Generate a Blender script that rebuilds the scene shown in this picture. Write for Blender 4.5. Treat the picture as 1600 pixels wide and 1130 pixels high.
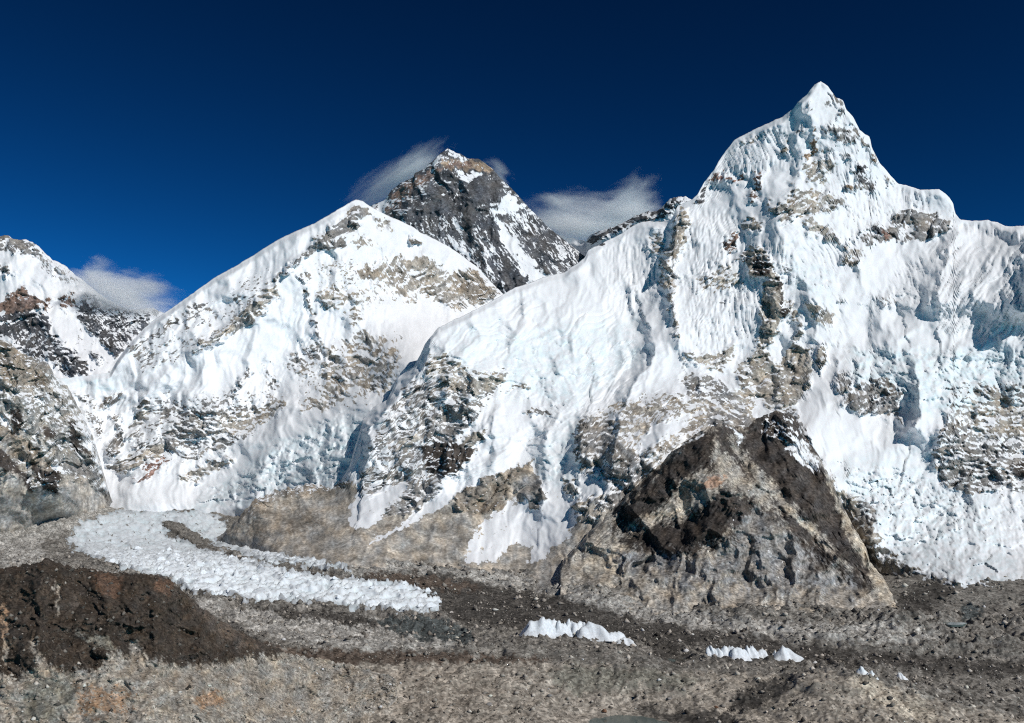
# High Himalayan panorama: a glacier valley ringed by snow and rock peaks.
# Metres; camera station on a hill 440 m above the glacier; +Y is the viewing direction.
import bpy, math, random
import numpy as np

for o in list(bpy.data.objects):
    bpy.data.objects.remove(o)
SC = bpy.context.scene
COL = SC.collection

# ------------------------------------------------------------------ camera
F, CX, HZ, ZC = 1470.0, 800.0, 735.0, 440.0     # focal length / principal point of a 1600x1130 survey frame
cam_d = bpy.data.cameras.new('camera')
cam_d.sensor_width = 36.0
cam_d.lens = 36.0 * F / 1600.0
cam_d.shift_y = (HZ - 565.0) / 1600.0
cam_d.clip_start = 1.0
cam_d.clip_end = 200000.0
cam = bpy.data.objects.new('camera', cam_d)
cam.location = (0, 0, ZC)
cam.rotation_euler = (math.radians(90), 0, 0)
COL.objects.link(cam)
SC.camera = cam

# ------------------------------------------------------------------ sky, sun, exposure
SUN_RIGHT, SUN_EL = 51.0, 38.0                   # sun stands behind the viewer, this far round to the right
ar, er = math.radians(SUN_RIGHT), math.radians(SUN_EL)
SUNV = (math.sin(ar) * math.cos(er), -math.cos(ar) * math.cos(er), math.sin(er))
W = bpy.data.worlds.new('World')
SC.world = W
W.use_nodes = True
nt = W.node_tree
nt.nodes.clear()
sky = nt.nodes.new('ShaderNodeTexSky')
sky.sky_type = 'NISHITA'
sky.sun_disc = False
sky.sun_elevation = er
sky.sun_rotation = math.atan2(SUNV[0], SUNV[1])
sky.altitude = 5600.0
sky.air_density = 1.0
sky.dust_density = 0.0
sky.ozone_density = 3.0
hsv = nt.nodes.new('ShaderNodeHueSaturation')
hsv.inputs['Saturation'].default_value = 1.0
hsv.inputs['Value'].default_value = 0.285
gam = nt.nodes.new('ShaderNodeGamma')               # deepens the thin high-altitude sky evenly, as a polariser does
gam.inputs['Gamma'].default_value = 2.15
tin = nt.nodes.new('ShaderNodeMix'); tin.data_type = 'RGBA'; tin.blend_type = 'MULTIPLY'; tin.inputs[0].default_value = 1.0
tin.inputs[7].default_value = (.16, 1.16, 1.0, 1)
bg = nt.nodes.new('ShaderNodeBackground')
bg.inputs['Strength'].default_value = 0.15
wo = nt.nodes.new('ShaderNodeOutputWorld')
nt.links.new(sky.outputs[0], hsv.inputs['Color'])
nt.links.new(hsv.outputs[0], gam.inputs[0])
nt.links.new(gam.outputs[0], tin.inputs[6])
nt.links.new(tin.outputs[2], bg.inputs[0])
nt.links.new(bg.outputs[0], wo.inputs[0])
sun_d = bpy.data.lights.new('sun', 'SUN')
sun_d.energy = 3.5
sun_d.angle = math.radians(0.5)
sun_d.color = (1.0, 0.97, 0.92)
sun = bpy.data.objects.new('sun', sun_d)
from mathutils import Vector
sun.rotation_euler = Vector(SUNV).to_track_quat('Z', 'Y').to_euler()
COL.objects.link(sun)
SC.view_settings.view_transform = 'Standard'
SC.view_settings.look = 'None'
SC.view_settings.exposure = 0.0
SC.view_settings.gamma = 1.0
SC.view_settings.use_curve_mapping = False
SC.cycles.max_bounces = 12
SC.cycles.diffuse_bounces = 2
SC.cycles.volume_bounces = 10
SC.cycles.use_denoising = False
SC.cycles.pixel_filter_type = 'BLACKMAN_HARRIS'
SC.cycles.filter_width = 1.15

# ------------------------------------------------------------------ numeric helpers
_rng = np.random.RandomState(7)
_GA = np.linspace(0, 2 * np.pi, 256, endpoint=False)
_rng.shuffle(_GA)
_GX, _GY = np.cos(_GA).astype(np.float32), np.sin(_GA).astype(np.float32)


def _hash(ix, iy, s):
    h = (ix.astype(np.int64) * 374761393 + iy.astype(np.int64) * 668265263 + s * 1442695041) & 0xFFFFFFFF
    h = ((h ^ (h >> 13)) * 1274126177) & 0xFFFFFFFF
    return h ^ (h >> 16)


def gn(x, y, s=0):
    """gradient noise, about -1..1"""
    x = np.asarray(x, np.float32); y = np.asarray(y, np.float32)
    ix, iy = np.floor(x), np.floor(y)
    fx, fy = x - ix, y - iy
    ux, uy = fx * fx * fx * (fx * (fx * 6 - 15) + 10), fy * fy * fy * (fy * (fy * 6 - 15) + 10)
    def g(a, b):
        h = _hash(ix + a, iy + b, s) & 255
        return _GX[h] * (fx - a) + _GY[h] * (fy - b)
    n0 = g(0, 0) * (1 - ux) + g(1, 0) * ux
    n1 = g(0, 1) * (1 - ux) + g(1, 1) * ux
    return (n0 * (1 - uy) + n1 * uy) * 1.5


def fbm(x, y, s=0, n=4, gain=.5):
    r, a = 0, 1.0
    for k in range(n):
        r = r + a * gn(x * 2 ** k + 17.3 * k, y * 2 ** k - 9.1 * k, s + k)
        a *= gain
    return r


def ridged(x, y, s=0, n=3, gain=.5):
    r, a = 0, 1.0
    for k in range(n):
        r = r + a * (1 - 2 * np.abs(gn(x * 2 ** k + 5.7 * k, y * 2 ** k + 3.3 * k, s + k)))
        a *= gain
    return r


def cells(x, y, s=0):
    """cellular noise: distance to the nearest point, per-cell random value, border distance"""
    ix, iy = np.floor(x), np.floor(y)
    d1 = np.full(x.shape, 9.0, np.float32); d2 = d1.copy(); v = np.zeros(x.shape, np.float32)
    for a in (-1, 0, 1):
        for b in (-1, 0, 1):
            h = _hash(ix + a, iy + b, s)
            px = ix + a + (h & 1023) / 1024.0
            py = iy + b + ((h >> 10) & 1023) / 1024.0
            d = np.hypot(px - x, py - y)
            near = d < d1
            d2 = np.where(near, d1, np.minimum(d2, d))
            v = np.where(near, ((h >> 20) & 255) / 255.0, v)
            d1 = np.where(near, d, d1)
    return d1, v, d2 - d1


def facets(x, y, s=0, tilt=1.0):
    """broken rock: every cell is a tilted plane, so edges stay sharp"""
    ix, iy = np.floor(x), np.floor(y)
    d1 = np.full(x.shape, 9.0, np.float32); out = np.zeros(x.shape, np.float32)
    for a in (-1, 0, 1):
        for b in (-1, 0, 1):
            h = _hash(ix + a, iy + b, s)
            dx = x - (ix + a + (h & 1023) / 1024.0)
            dy = y - (iy + b + ((h >> 10) & 1023) / 1024.0)
            d = dx * dx + dy * dy
            near = d < d1
            g = h >> 20
            f = ((g & 15) / 7.5 - 1) * dx * tilt + (((g >> 4) & 15) / 7.5 - 1) * dy * tilt + ((g >> 8) & 15) / 15.0 - .5
            out = np.where(near, f, out)
            d1 = np.where(near, d, d1)
    return out


def sstep(a, b, x):
    t = np.clip((x - a) / (b - a), 0, 1)
    return t * t * (3 - 2 * t)


def pts(s):
    return np.array([[float(v) for v in p.split(',')] for p in s.split()], np.float64)


def seg_dist(x, y, a, b):
    dx, dy = b[0] - a[0], b[1] - a[1]
    t = np.clip(((x - a[0]) * dx + (y - a[1]) * dy) / max(dx * dx + dy * dy, 1e-9), 0, 1)
    return np.hypot(x - a[0] - t * dx, y - a[1] - t * dy), t


def poly_mask(x, y, poly, soft):
    """soft inside-mask of a polygon (1 inside, 0 outside, the edge soft px wide)"""
    inside = np.zeros(x.shape, bool)
    d = np.full(x.shape, 1e9)
    n = len(poly)
    for i in range(n):
        a, b = poly[i], poly[(i + 1) % n]
        if a[1] != b[1]:
            c = ((a[1] > y) != (b[1] > y)) & (x < (b[0] - a[0]) * (y - a[1]) / (b[1] - a[1]) + a[0])
            inside ^= c
        d = np.minimum(d, seg_dist(x, y, a, b)[0])
    return sstep(-soft, soft, np.where(inside, d, -d))


def bbox(x, y, poly, m):
    return ((x > poly[:, 0].min() - m) & (x < poly[:, 0].max() + m) &
            (y > poly[:, 1].min() - m) & (y < poly[:, 1].max() + m))


def tps(P, vals, Q, smooth=1e-4):
    """thin-plate spline through scattered control values"""
    P = np.asarray(P, float); Q = np.asarray(Q, float)
    def U(r2):
        return np.where(r2 > 1e-12, .5 * r2 * np.log(np.maximum(r2, 1e-12)), 0)
    n = len(P)
    K = U(((P[:, None] - P[None]) ** 2).sum(-1)) + smooth * np.eye(n)
    T = np.c_[np.ones(n), P]
    A = np.zeros((n + 3, n + 3)); A[:n, :n] = K; A[:n, n:] = T; A[n:, :n] = T.T
    c = np.linalg.solve(A, np.r_[vals, 0, 0, 0])
    out = c[n] + Q @ c[n + 1:]
    for i in range(n):
        out += c[i] * U((Q[:, 0] - P[i, 0]) ** 2 + (Q[:, 1] - P[i, 1]) ** 2)
    return out


def at(px, py, d):
    """survey sighting (bearing column, elevation row, distance north) -> world point"""
    px, py, d = np.asarray(px, float), np.asarray(py, float), np.asarray(d, float)
    return np.stack([(px - CX) / F * d, d + 0 * px, ZC + (HZ - py) / F * d], -1)


def sight(P):
    return CX + F * P[..., 0] / P[..., 1], HZ - F * (P[..., 2] - ZC) / P[..., 1]


# ------------------------------------------------------------------ rock and snow colours (linear albedo)
C = dict(
    t=(.36, .33, .29), g=(.25, .24, .23), k=(.10, .102, .11), d=(.046, .039, .035), d2=(.072, .062, .056),  # k: far dark rock, albedo raised to stand in for distant haze
    b=(.21, .15, .125), r=(.30, .19, .155), y=(.33, .25, .185), l=(.39, .358, .315), lt=(.43, .38, .31),
    br=(.105, .082, .066), dd=(.075, .069, .062), gl=(.325, .312, .288), gr=(.185, .173, .155), ln=(.295, .264, .225),
    o=(.40, .265, .19), o2=(.29, .195, .13), o3=(.115, .072, .05), dk=(.056, .044, .035), gn=(.20, .19, .16),
    sp=(.34, .31, .27), ls=(.44, .415, .38), wi=(.075, .085, .085), tb=(.285, .25, .21),
)
SNOW = np.array((.86, .875, .90)); ICE = np.array((.62, .79, .84))


class Z:
    """a patch of rock or snow on a face: cover -1 (snow) .. 1 (rock), colour, outline, grain direction"""
    def __init__(s, cov, col, p, ang=0, an=1.6, sc=9, soft=5, amp=1.0, rough=None, feather=.4):
        s.cov, s.col, s.p, s.ang, s.an, s.sc, s.soft, s.amp = cov, C[col], pts(p), math.radians(ang), an, sc, soft, amp
        s.rough = rough; s.feather = feather


def paint(px, py, zones, base, base_col, seed, rough0=.25, warp=5.5, softk=1.7):
    V = np.full(px.shape, float(base)); R = np.full(px.shape, rough0)
    K = np.empty(px.shape + (3,)); K[:] = C[base_col]
    wx = fbm(px / 16, py / 16, seed + 50, 4, .65) * warp
    wy = fbm(px / 16, py / 16, seed + 60, 4, .65) * warp
    for i, z in enumerate(zones):
        m = bbox(px, py, z.p, z.soft * softk + 2 * warp)
        if not m.any():
            continue
        x, y = px[m] + wx[m], py[m] + wy[m]
        a = poly_mask(x, y, z.p, z.soft * softk)
        ca, sa = math.cos(z.ang), math.sin(z.ang)
        qx, qy = px[m] + .5 * wy[m], py[m] + .5 * wx[m]
        al, ac = (qx * ca + qy * sa) / (z.sc * z.an), (-qx * sa + qy * ca) / z.sc
        n = fbm(al * 1.5, ac * 1.5, seed + 3 * i, 4, .8) * .62 + .35 * fbm(al * .5, ac * .5, seed + 3 * i + 1, 2)
        V[m] = V[m] * (1 - a) + (z.cov * .8 + 1.0 * z.amp * n) * a
        r = z.rough if z.rough is not None else .5 if z.cov > 1.1 else np.clip(.3 + .9 * (z.cov + .4), .2, 1.1)
        R[m] = R[m] * (1 - a) + r * a
        h = sstep(.3, .7, a + z.feather * n * (a > .02) * (a < .98))[:, None]
        K[m] = K[m] * (1 - h) + np.array(z.col) * h
    return V, R, K


def ridge_field(px, py, ridges):
    """relief (m towards the viewer) of ridge lines drawn downhill: (points, metres, left width px, right width px)"""
    out = np.zeros(px.shape)
    jx = fbm(px / 22, py / 22, 901, 3) * 5
    jy = fbm(px / 22, py / 22, 911, 3) * 5
    for line, amp, wl, wr in ridges:
        p = pts(line)
        reach = 3.0 * max(wl, wr)
        m = bbox(px, py, p, reach)
        if not m.any():
            continue
        x, y = px[m] + jx[m], py[m] + jy[m]
        best = np.full(x.shape, 1e9); side = np.zeros(x.shape); tt = np.zeros(x.shape)
        L = np.r_[0, np.cumsum(np.hypot(*np.diff(p, axis=0).T))]
        for i in range(len(p) - 1):
            d, t = seg_dist(x, y, p[i], p[i + 1])
            tx, ty = p[i + 1] - p[i]
            cr = tx * (y - p[i][1]) - ty * (x - p[i][0])
            nr = d < best
            best = np.where(nr, d, best); side = np.where(nr, cr, side)
            tt = np.where(nr, (L[i] + t * (L[i + 1] - L[i])) / L[-1], tt)
        w = np.where(side > 0, wl, wr)
        q = best / w
        fade = sstep(-.02, .12, tt) * sstep(1.02, .8, tt)
        out[m] += amp * np.exp(-q * 1.2) * np.clip(1.25 - .25 * q, 0, 1) * (.35 + .65 * fade)
    return out


def flute_field(px, py, flutes, seed):
    out = np.zeros(px.shape)
    for i, (p, ang, lam, amp) in enumerate(flutes):
        p = pts(p)
        m = bbox(px, py, p, 12)
        if not m.any():
            continue
        a = math.radians(ang)
        w = fbm(px[m] / 55, py[m] / 55, seed + 70 + i, 2) * lam * .7
        ac = (px[m] * math.cos(a) - py[m] * math.sin(a) + w) / lam
        al = (px[m] * math.sin(a) + py[m] * math.cos(a)) / (lam * 11)
        g1, g2 = np.abs(gn(ac, al, seed + 5 * i)), np.abs(gn(ac * 1.9, al * 1.6, seed + 5 * i + 1))
        n = .6 * (1 - 2 * g1) - 1.2 * np.clip(1 - 4 * g2, 0, 1) - .8 * np.clip(1 - 5 * np.abs(gn(ac * .8 + 7, al, seed + 5 * i + 2)), 0, 1)
        out[m] += poly_mask(px[m], py[m], p, 10) * n * amp * lam * 1.4
    return out


def grid_faces(nr, nc):
    i = np.arange(nr * nc).reshape(nr, nc)
    return np.stack([i[:-1, :-1], i[1:, :-1], i[1:, 1:], i[:-1, 1:]], -1).reshape(-1, 4)


def new_mesh(name, verts, faces, smooth=False):
    me = bpy.data.meshes.new(name)
    verts = np.ascontiguousarray(verts, np.float32).reshape(-1, 3)
    faces = np.ascontiguousarray(faces, np.int32)
    k = faces.shape[1]
    me.vertices.add(len(verts)); me.vertices.foreach_set('co', verts.ravel())
    me.loops.add(faces.size); me.loops.foreach_set('vertex_index', faces.ravel())
    me.polygons.add(len(faces))
    me.polygons.foreach_set('loop_start', np.arange(0, faces.size, k, dtype=np.int32))
    me.polygons.foreach_set('loop_total', np.full(len(faces), k, np.int32))
    if smooth:
        me.polygons.foreach_set('use_smooth', np.ones(len(faces), bool))
    me.update(calc_edges=True)
    return me


def set_attr(me, name, arr):
    arr = np.asarray(arr, np.float32)
    if arr.ndim == 1:
        a = me.attributes.new(name, 'FLOAT', 'POINT'); a.data.foreach_set('value', np.ascontiguousarray(arr))
    else:
        a = me.attributes.new(name, 'FLOAT_COLOR', 'POINT')
        c = np.ones((len(arr), 4), np.float32); c[:, :3] = arr
        a.data.foreach_set('color', c.ravel())


def link(name, me, mat=None, parent=None, **props):
    o = bpy.data.objects.new(name, me)
    COL.objects.link(o)
    if mat is not None:
        me.materials.append(mat) if len(me.materials) == 0 else None
    if parent is not None:
        o.parent = parent
    for k, v in props.items():
        o[k] = v
    return o


# ------------------------------------------------------------------ materials
def N(nt, t, **kw):
    n = nt.nodes.new(t)
    for k, v in kw.items():
        setattr(n, k, v)
    return n


def terrain_material(name, grain=0.05, edge=.16, bump=1.0, snow_rough=.6, rock_var=.45, stone=2.0, speckle=.35, fine_var=.38):
    """mixes snow over rock by the 'rock' attribute, frayed with noise; grain = noise scale per metre"""
    m = bpy.data.materials.new(name); m.use_nodes = True
    t = m.node_tree; b = t.nodes['Principled BSDF']; L = t.links.new
    tc = N(t, 'ShaderNodeTexCoord')
    ro = N(t, 'ShaderNodeAttribute', attribute_name='rock')
    rc = N(t, 'ShaderNodeAttribute', attribute_name='rock_color')
    sc = N(t, 'ShaderNodeAttribute', attribute_name='snow_color')
    n1 = N(t, 'ShaderNodeTexNoise'); n1.inputs['Scale'].default_value = grain; n1.inputs['Detail'].default_value = 6; n1.inputs['Roughness'].default_value = .65
    n2 = N(t, 'ShaderNodeTexNoise'); n2.inputs['Scale'].default_value = grain * .22; n2.inputs['Detail'].default_value = 5; n2.inputs['Roughness'].default_value = .6
    vo = N(t, 'ShaderNodeTexVoronoi'); vo.inputs['Scale'].default_value = grain * .8
    for n in (n1, n2, vo):
        L(tc.outputs['Object'], n.inputs['Vector'])
    a = N(t, 'ShaderNodeMath', operation='MULTIPLY_ADD'); L(n1.outputs['Fac'], a.inputs[0]); a.inputs[1].default_value = .9; L(ro.outputs['Fac'], a.inputs[2])
    mr = N(t, 'ShaderNodeMapRange', interpolation_type='SMOOTHSTEP'); L(a.outputs[0], mr.inputs['Value'])
    mr.inputs['From Min'].default_value = .45 - edge; mr.inputs['From Max'].default_value = .45 + edge
    # rock colour broken up by grain
    v = N(t, 'ShaderNodeMapRange'); L(n2.outputs['Fac'], v.inputs['Value']); v.inputs['From Min'].default_value = .3; v.inputs['From Max'].default_value = .7
    v.inputs['To Min'].default_value = 1 - rock_var; v.inputs['To Max'].default_value = 1 + rock_var
    v2 = N(t, 'ShaderNodeMapRange'); L(n1.outputs['Fac'], v2.inputs['Value']); v2.inputs['From Min'].default_value = .25; v2.inputs['From Max'].default_value = .75
    v2.inputs['To Min'].default_value = 1 - fine_var; v2.inputs['To Max'].default_value = 1 + fine_var
    vs = N(t, 'ShaderNodeTexVoronoi'); vs.inputs['Scale'].default_value = grain * stone; L(tc.outputs['Object'], vs.inputs['Vector'])
    sx = N(t, 'ShaderNodeSeparateColor'); L(vs.outputs['Color'], sx.inputs[0])
    v3 = N(t, 'ShaderNodeMapRange'); L(sx.outputs[0], v3.inputs['Value']); v3.inputs['To Min'].default_value = 1 - speckle; v3.inputs['To Max'].default_value = 1 + speckle
    vq = N(t, 'ShaderNodeMath', operation='MULTIPLY'); L(v.outputs[0], vq.inputs[0]); L(v2.outputs[0], vq.inputs[1])
    vm = N(t, 'ShaderNodeMath', operation='MULTIPLY'); L(vq.outputs[0], vm.inputs[0]); L(v3.outputs[0], vm.inputs[1])
    rk = N(t, 'ShaderNodeVectorMath', operation='SCALE'); L(rc.outputs['Color'], rk.inputs[0]); L(vm.outputs[0], rk.inputs['Scale'])
    mx = N(t, 'ShaderNodeMix', data_type='RGBA'); L(mr.outputs[0], mx.inputs[0]); L(sc.outputs['Color'], mx.inputs[6]); L(rk.outputs[0], mx.inputs[7])
    L(mx.outputs[2], b.inputs['Base Color'])
    b.inputs['Roughness'].default_value = .9
    b.inputs['Specular IOR Level'].default_value = .12
    # fine relief, stronger on rock
    hs = N(t, 'ShaderNodeMath', operation='MULTIPLY_ADD'); L(vo.outputs['Distance'], hs.inputs[0]); hs.inputs[1].default_value = .35; L(n1.outputs['Fac'], hs.inputs[2])
    st = N(t, 'ShaderNodeMapRange'); L(mr.outputs[0], st.inputs['Value']); st.inputs['To Min'].default_value = .12 * bump; st.inputs['To Max'].default_value = .85 * bump
    bp = N(t, 'ShaderNodeBump'); bp.inputs['Distance'].default_value = .55 / grain * .5
    L(hs.outputs[0], bp.inputs['Height']); L(st.outputs[0], bp.inputs['Strength']); L(bp.outputs[0], b.inputs['Normal'])
    return m


def simple_material(name, color, rough=.8, scale=.1, var=.25, bump=.4, spec=.2):
    m = bpy.data.materials.new(name); m.use_nodes = True
    t = m.node_tree; b = t.nodes['Principled BSDF']; L = t.links.new
    tc = N(t, 'ShaderNodeTexCoord')
    n1 = N(t, 'ShaderNodeTexNoise'); n1.inputs['Scale'].default_value = scale; n1.inputs['Detail'].default_value = 6
    L(tc.outputs['Object'], n1.inputs['Vector'])
    cr = N(t, 'ShaderNodeMapRange'); L(n1.outputs['Fac'], cr.inputs['Value'])
    cr.inputs['From Min'].default_value = .3; cr.inputs['From Max'].default_value = .7
    cr.inputs['To Min'].default_value = 1 - var; cr.inputs['To Max'].default_value = 1 + var
    s = N(t, 'ShaderNodeVectorMath', operation='SCALE'); s.inputs[0].default_value = color; L(cr.outputs[0], s.inputs['Scale'])
    L(s.outputs[0], b.inputs['Base Color'])
    b.inputs['Roughness'].default_value = rough; b.inputs['Specular IOR Level'].default_value = spec
    bp = N(t, 'ShaderNodeBump'); bp.inputs['Distance'].default_value = .3 / scale; bp.inputs['Strength'].default_value = bump
    L(n1.outputs['Fac'], bp.inputs['Height']); L(bp.outputs[0], b.inputs['Normal'])
    return m


MAT = dict(
    far=terrain_material('far_rock_and_snow', grain=.035, rock_var=.3),
    mid=terrain_material('rock_and_snow', grain=.08, bump=.5, fine_var=.24, speckle=.25),
    near=terrain_material('scree_and_rock', grain=.1, rock_var=.3, bump=.3, stone=1.5, speckle=.45),
    ground=terrain_material('moraine_debris', grain=.2, rock_var=.3, bump=.15, stone=1.1, speckle=.5, fine_var=.16),
    hill=terrain_material('lichen_rock', grain=.3, rock_var=.35, bump=.15, stone=1.1, speckle=.45, fine_var=.14),
)


# ------------------------------------------------------------------ valley ground (height field)
GC = [  # column, row, height of the ground there
    (975, 1135, 4), (880, 1150, 14), (1090, 1150, 12), (975, 1200, 0), (975, 1112, 12),
    (420, 1008, 100), (560, 1020, 85), (730, 1026, 75), (850, 1032, 70), (1000, 1045, 62), (1150, 1052, 50), (1300, 1058, 58), (1430, 1095, 34), (1550, 1112, 18),
    (450, 1100, 45), (600, 1100, 36), (700, 1100, 32), (850, 1095, 28), (1200, 1110, 26), (1320, 1120, 34), (600, 1200, 18), (1300, 1200, 10), (1600, 1200, -2), (300, 1200, 40), (0, 1130, 80), (-300, 1130, 90),
    (420, 982, 60), (560, 995, 52), (700, 1005, 42), (850, 1008, 38), (1000, 1018, 30), (1200, 1028, 20), (1400, 1045, 12), (1600, 1065, 6), (1800, 1080, 4),
    (690, 955, 58), (500, 952, 68), (350, 945, 80), (900, 985, 42), (1180, 1015, 28), (1450, 1000, 34), (1600, 1000, 36),
    (800, 935, 70), (1000, 965, 58), (1200, 985, 50), (1400, 975, 58), (1600, 955, 66),
    (560, 897, 128), (750, 898, 118), (870, 925, 95), (950, 940, 86), (1200, 975, 60), (1420, 895, 128), (1520, 915, 115), (1650, 930, 105), (1850, 940, 100),
    (300, 900, 122), (150, 872, 145), (0, 855, 165), (-200, 850, 170), (280, 835, 185), (200, 803, 255), (300, 800, 262), (100, 812, 240), (0, 830, 205), (-200, 830, 220), (430, 870, 140),
]
_gp = np.array([at(a, b, (ZC - z) * F / (b - HZ)) for a, b, z in GC])
_extra = np.array([(x, y, 300 + .02 * abs(x)) for x, y in ((-4000, 5600), (-2000, 5600), (0, 5600), (2000, 5600), (4000, 5600), (-3500, 3500), (4200, 4000), (-1500, 700), (0, 700), (1500, 700))])
_extra[5:7, 2] = (320, 220); _extra[7:, 2] = (180, -10, -20)
# the floor runs on nearly level under the mountain feet
_under = np.array([((a - CX) / F * d, d, z) for a, d, z in ((1000, 2750, 70), (1100, 2620, 62), (1200, 2620, 58), (1300, 2620, 62), (1100, 3050, 85), (1250, 3050, 85), (700, 3350, 112), (800, 3300, 110), (600, 3450, 122), (470, 3600, 140), (900, 3150, 95), (1400, 2950, 126), (1470, 3050, 120), (1550, 2950, 105), (1650, 3200, 110), (1400, 3500, 140), (700, 3900, 150))])
_GP = np.vstack([_gp, _extra, _under])


def ground_base(x, y):
    q = np.c_[np.ravel(x), np.ravel(y)] / 1000.0
    z = tps(_GP[:, :2] / 1000.0, _GP[:, 2], q, 2e-3)
    return z.reshape(np.shape(x))


def ground_hit(px, py):
    """distance at which a sighting meets the smooth ground"""
    px, py = np.asarray(px, float), np.asarray(py, float)
    D = np.geomspace(1100, 5400, 260)
    X = (px[:, None] - CX) / F * D; Yy = D + 0 * X
    g = ground_base(X, Yy) - 2; r = ZC + (HZ - py[:, None]) / F * D
    below = r < g
    k = np.where(below.any(1), below.argmax(1), len(D) - 1)
    return D[k]


ICE_POLYS = [pts(p) for p in (
    "100,852 125,822 160,806 225,798 290,800 300,815 255,822 250,830 285,848 330,866 400,890 470,906 540,916 600,919 640,925 670,935 690,948 688,960 660,967 630,971 580,963 520,956 450,951 390,954 350,946 300,937 262,915 200,900 150,885",
    "275,808 330,800 345,815 372,840 400,858 440,872 480,880 520,889 546,898 538,902 480,895 430,888 385,874 340,856 300,838 280,824",
)]
GZ = [
    Z(1, 'gl', "-300,790 160,785 240,795 130,820 100,850 130,885 200,905 -300,905", soft=12, sc=14),
    Z(1, 'gr', "60,850 110,835 150,870 170,900 120,900 80,880", ang=15, an=3, soft=14),
    Z(1, 'dd', "240,822 262,826 290,846 340,868 420,892 500,902 600,910 690,925 700,965 640,930 540,920 470,911 400,895 330,872 280,852", soft=5),
    Z(1, 'dd', "546,900 620,896 700,902 760,912 800,925 840,928 900,940 950,955 1010,970 1100,985 1200,1000 1250,1012 1400,1022 1600,1040 1600,1062 1400,1050 1250,1038 1130,1035 1050,1012 990,1006 900,1002 820,992 760,982 705,972 690,945 650,925 600,915 546,908", soft=7, ang=12, an=3, sc=14),
    Z(1, 'br', "560,897 640,899 720,912 760,925 700,925 640,915 580,908", soft=6),
    Z(1, 'gl', "540,880 760,885 860,912 950,932 1100,960 1250,980 1420,972 1500,985 1480,1005 1400,1012 1250,1003 1100,984 1010,970 950,955 900,940 840,927 800,922 700,900 620,895 546,897", soft=6, sc=12),
    Z(1, 'gl', "-100,945 300,945 400,957 560,967 640,975 700,990 740,1012 600,1020 480,1010 400,990 330,962 -100,990", soft=6, sc=12),
    Z(1, 'wi', "560,975 640,968 690,972 730,985 742,1005 720,1012 680,1003 640,1000", soft=5, sc=8),
    Z(1, 'dd', "380,955 470,957 560,968 620,985 560,985 450,970", soft=6, sc=8),
    Z(1, 'gr', "800,1000 900,1010 1100,1015 1100,1050 900,1045 780,1030", soft=10),
    Z(1, 'dd', "1010,1000 1060,1005 1075,1025 1060,1040 1030,1035", soft=8),
    Z(1, 'gr', "1360,860 1430,885 1600,935 1700,940 1700,1010 1500,1000 1400,980", soft=14, sc=16),
    Z(1, 'dd', "1400,930 1450,905 1500,915 1460,950 1420,970", soft=10, sc=12),
    Z(1, 'wi', "1500,950 1515,942 1535,945 1532,972 1505,976", soft=4),  # shade of the steep cliff by the hollow, painted dark
    Z(1, 'ln', "-300,1010 400,1012 560,1024 730,1031 860,1036 1000,1048 1150,1056 1300,1062 1430,1096 1600,1125 1700,1400 -300,1400", soft=5, sc=16),
    Z(1, 'br', "-100,990 390,1000 450,1014 560,1020 730,1024 860,1030 850,1037 730,1037 640,1041 560,1041 480,1052 420,1050 -100,1040", soft=4, sc=12),
    Z(1, 'gn', "860,1055 900,1040 1000,1050 1100,1060 1080,1080 1000,1075 900,1085 870,1075", soft=14, sc=12),
    Z(1, 'dd', "1150,1085 1190,1068 1245,1064 1235,1082 1200,1100 1160,1118 1140,1105", soft=6, sc=8),  # painted shadow on the left flank of the mound
    Z(1, 'tb', "480,1060 620,1045 760,1050 800,1080 700,1120 560,1110", soft=20, sc=16),
    Z(1, 'gn', "380,1050 470,1055 520,1090 480,1140 400,1140", soft=16, sc=14),
    Z(1, 'lt', "1320,1075 1360,1072 1450,1110 1470,1130 1400,1125", soft=10, sc=12),
    Z(1, 'dd', "1000,1105 1060,1110 1150,1120 1150,1145 1060,1135", soft=10, sc=8),
]


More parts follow.
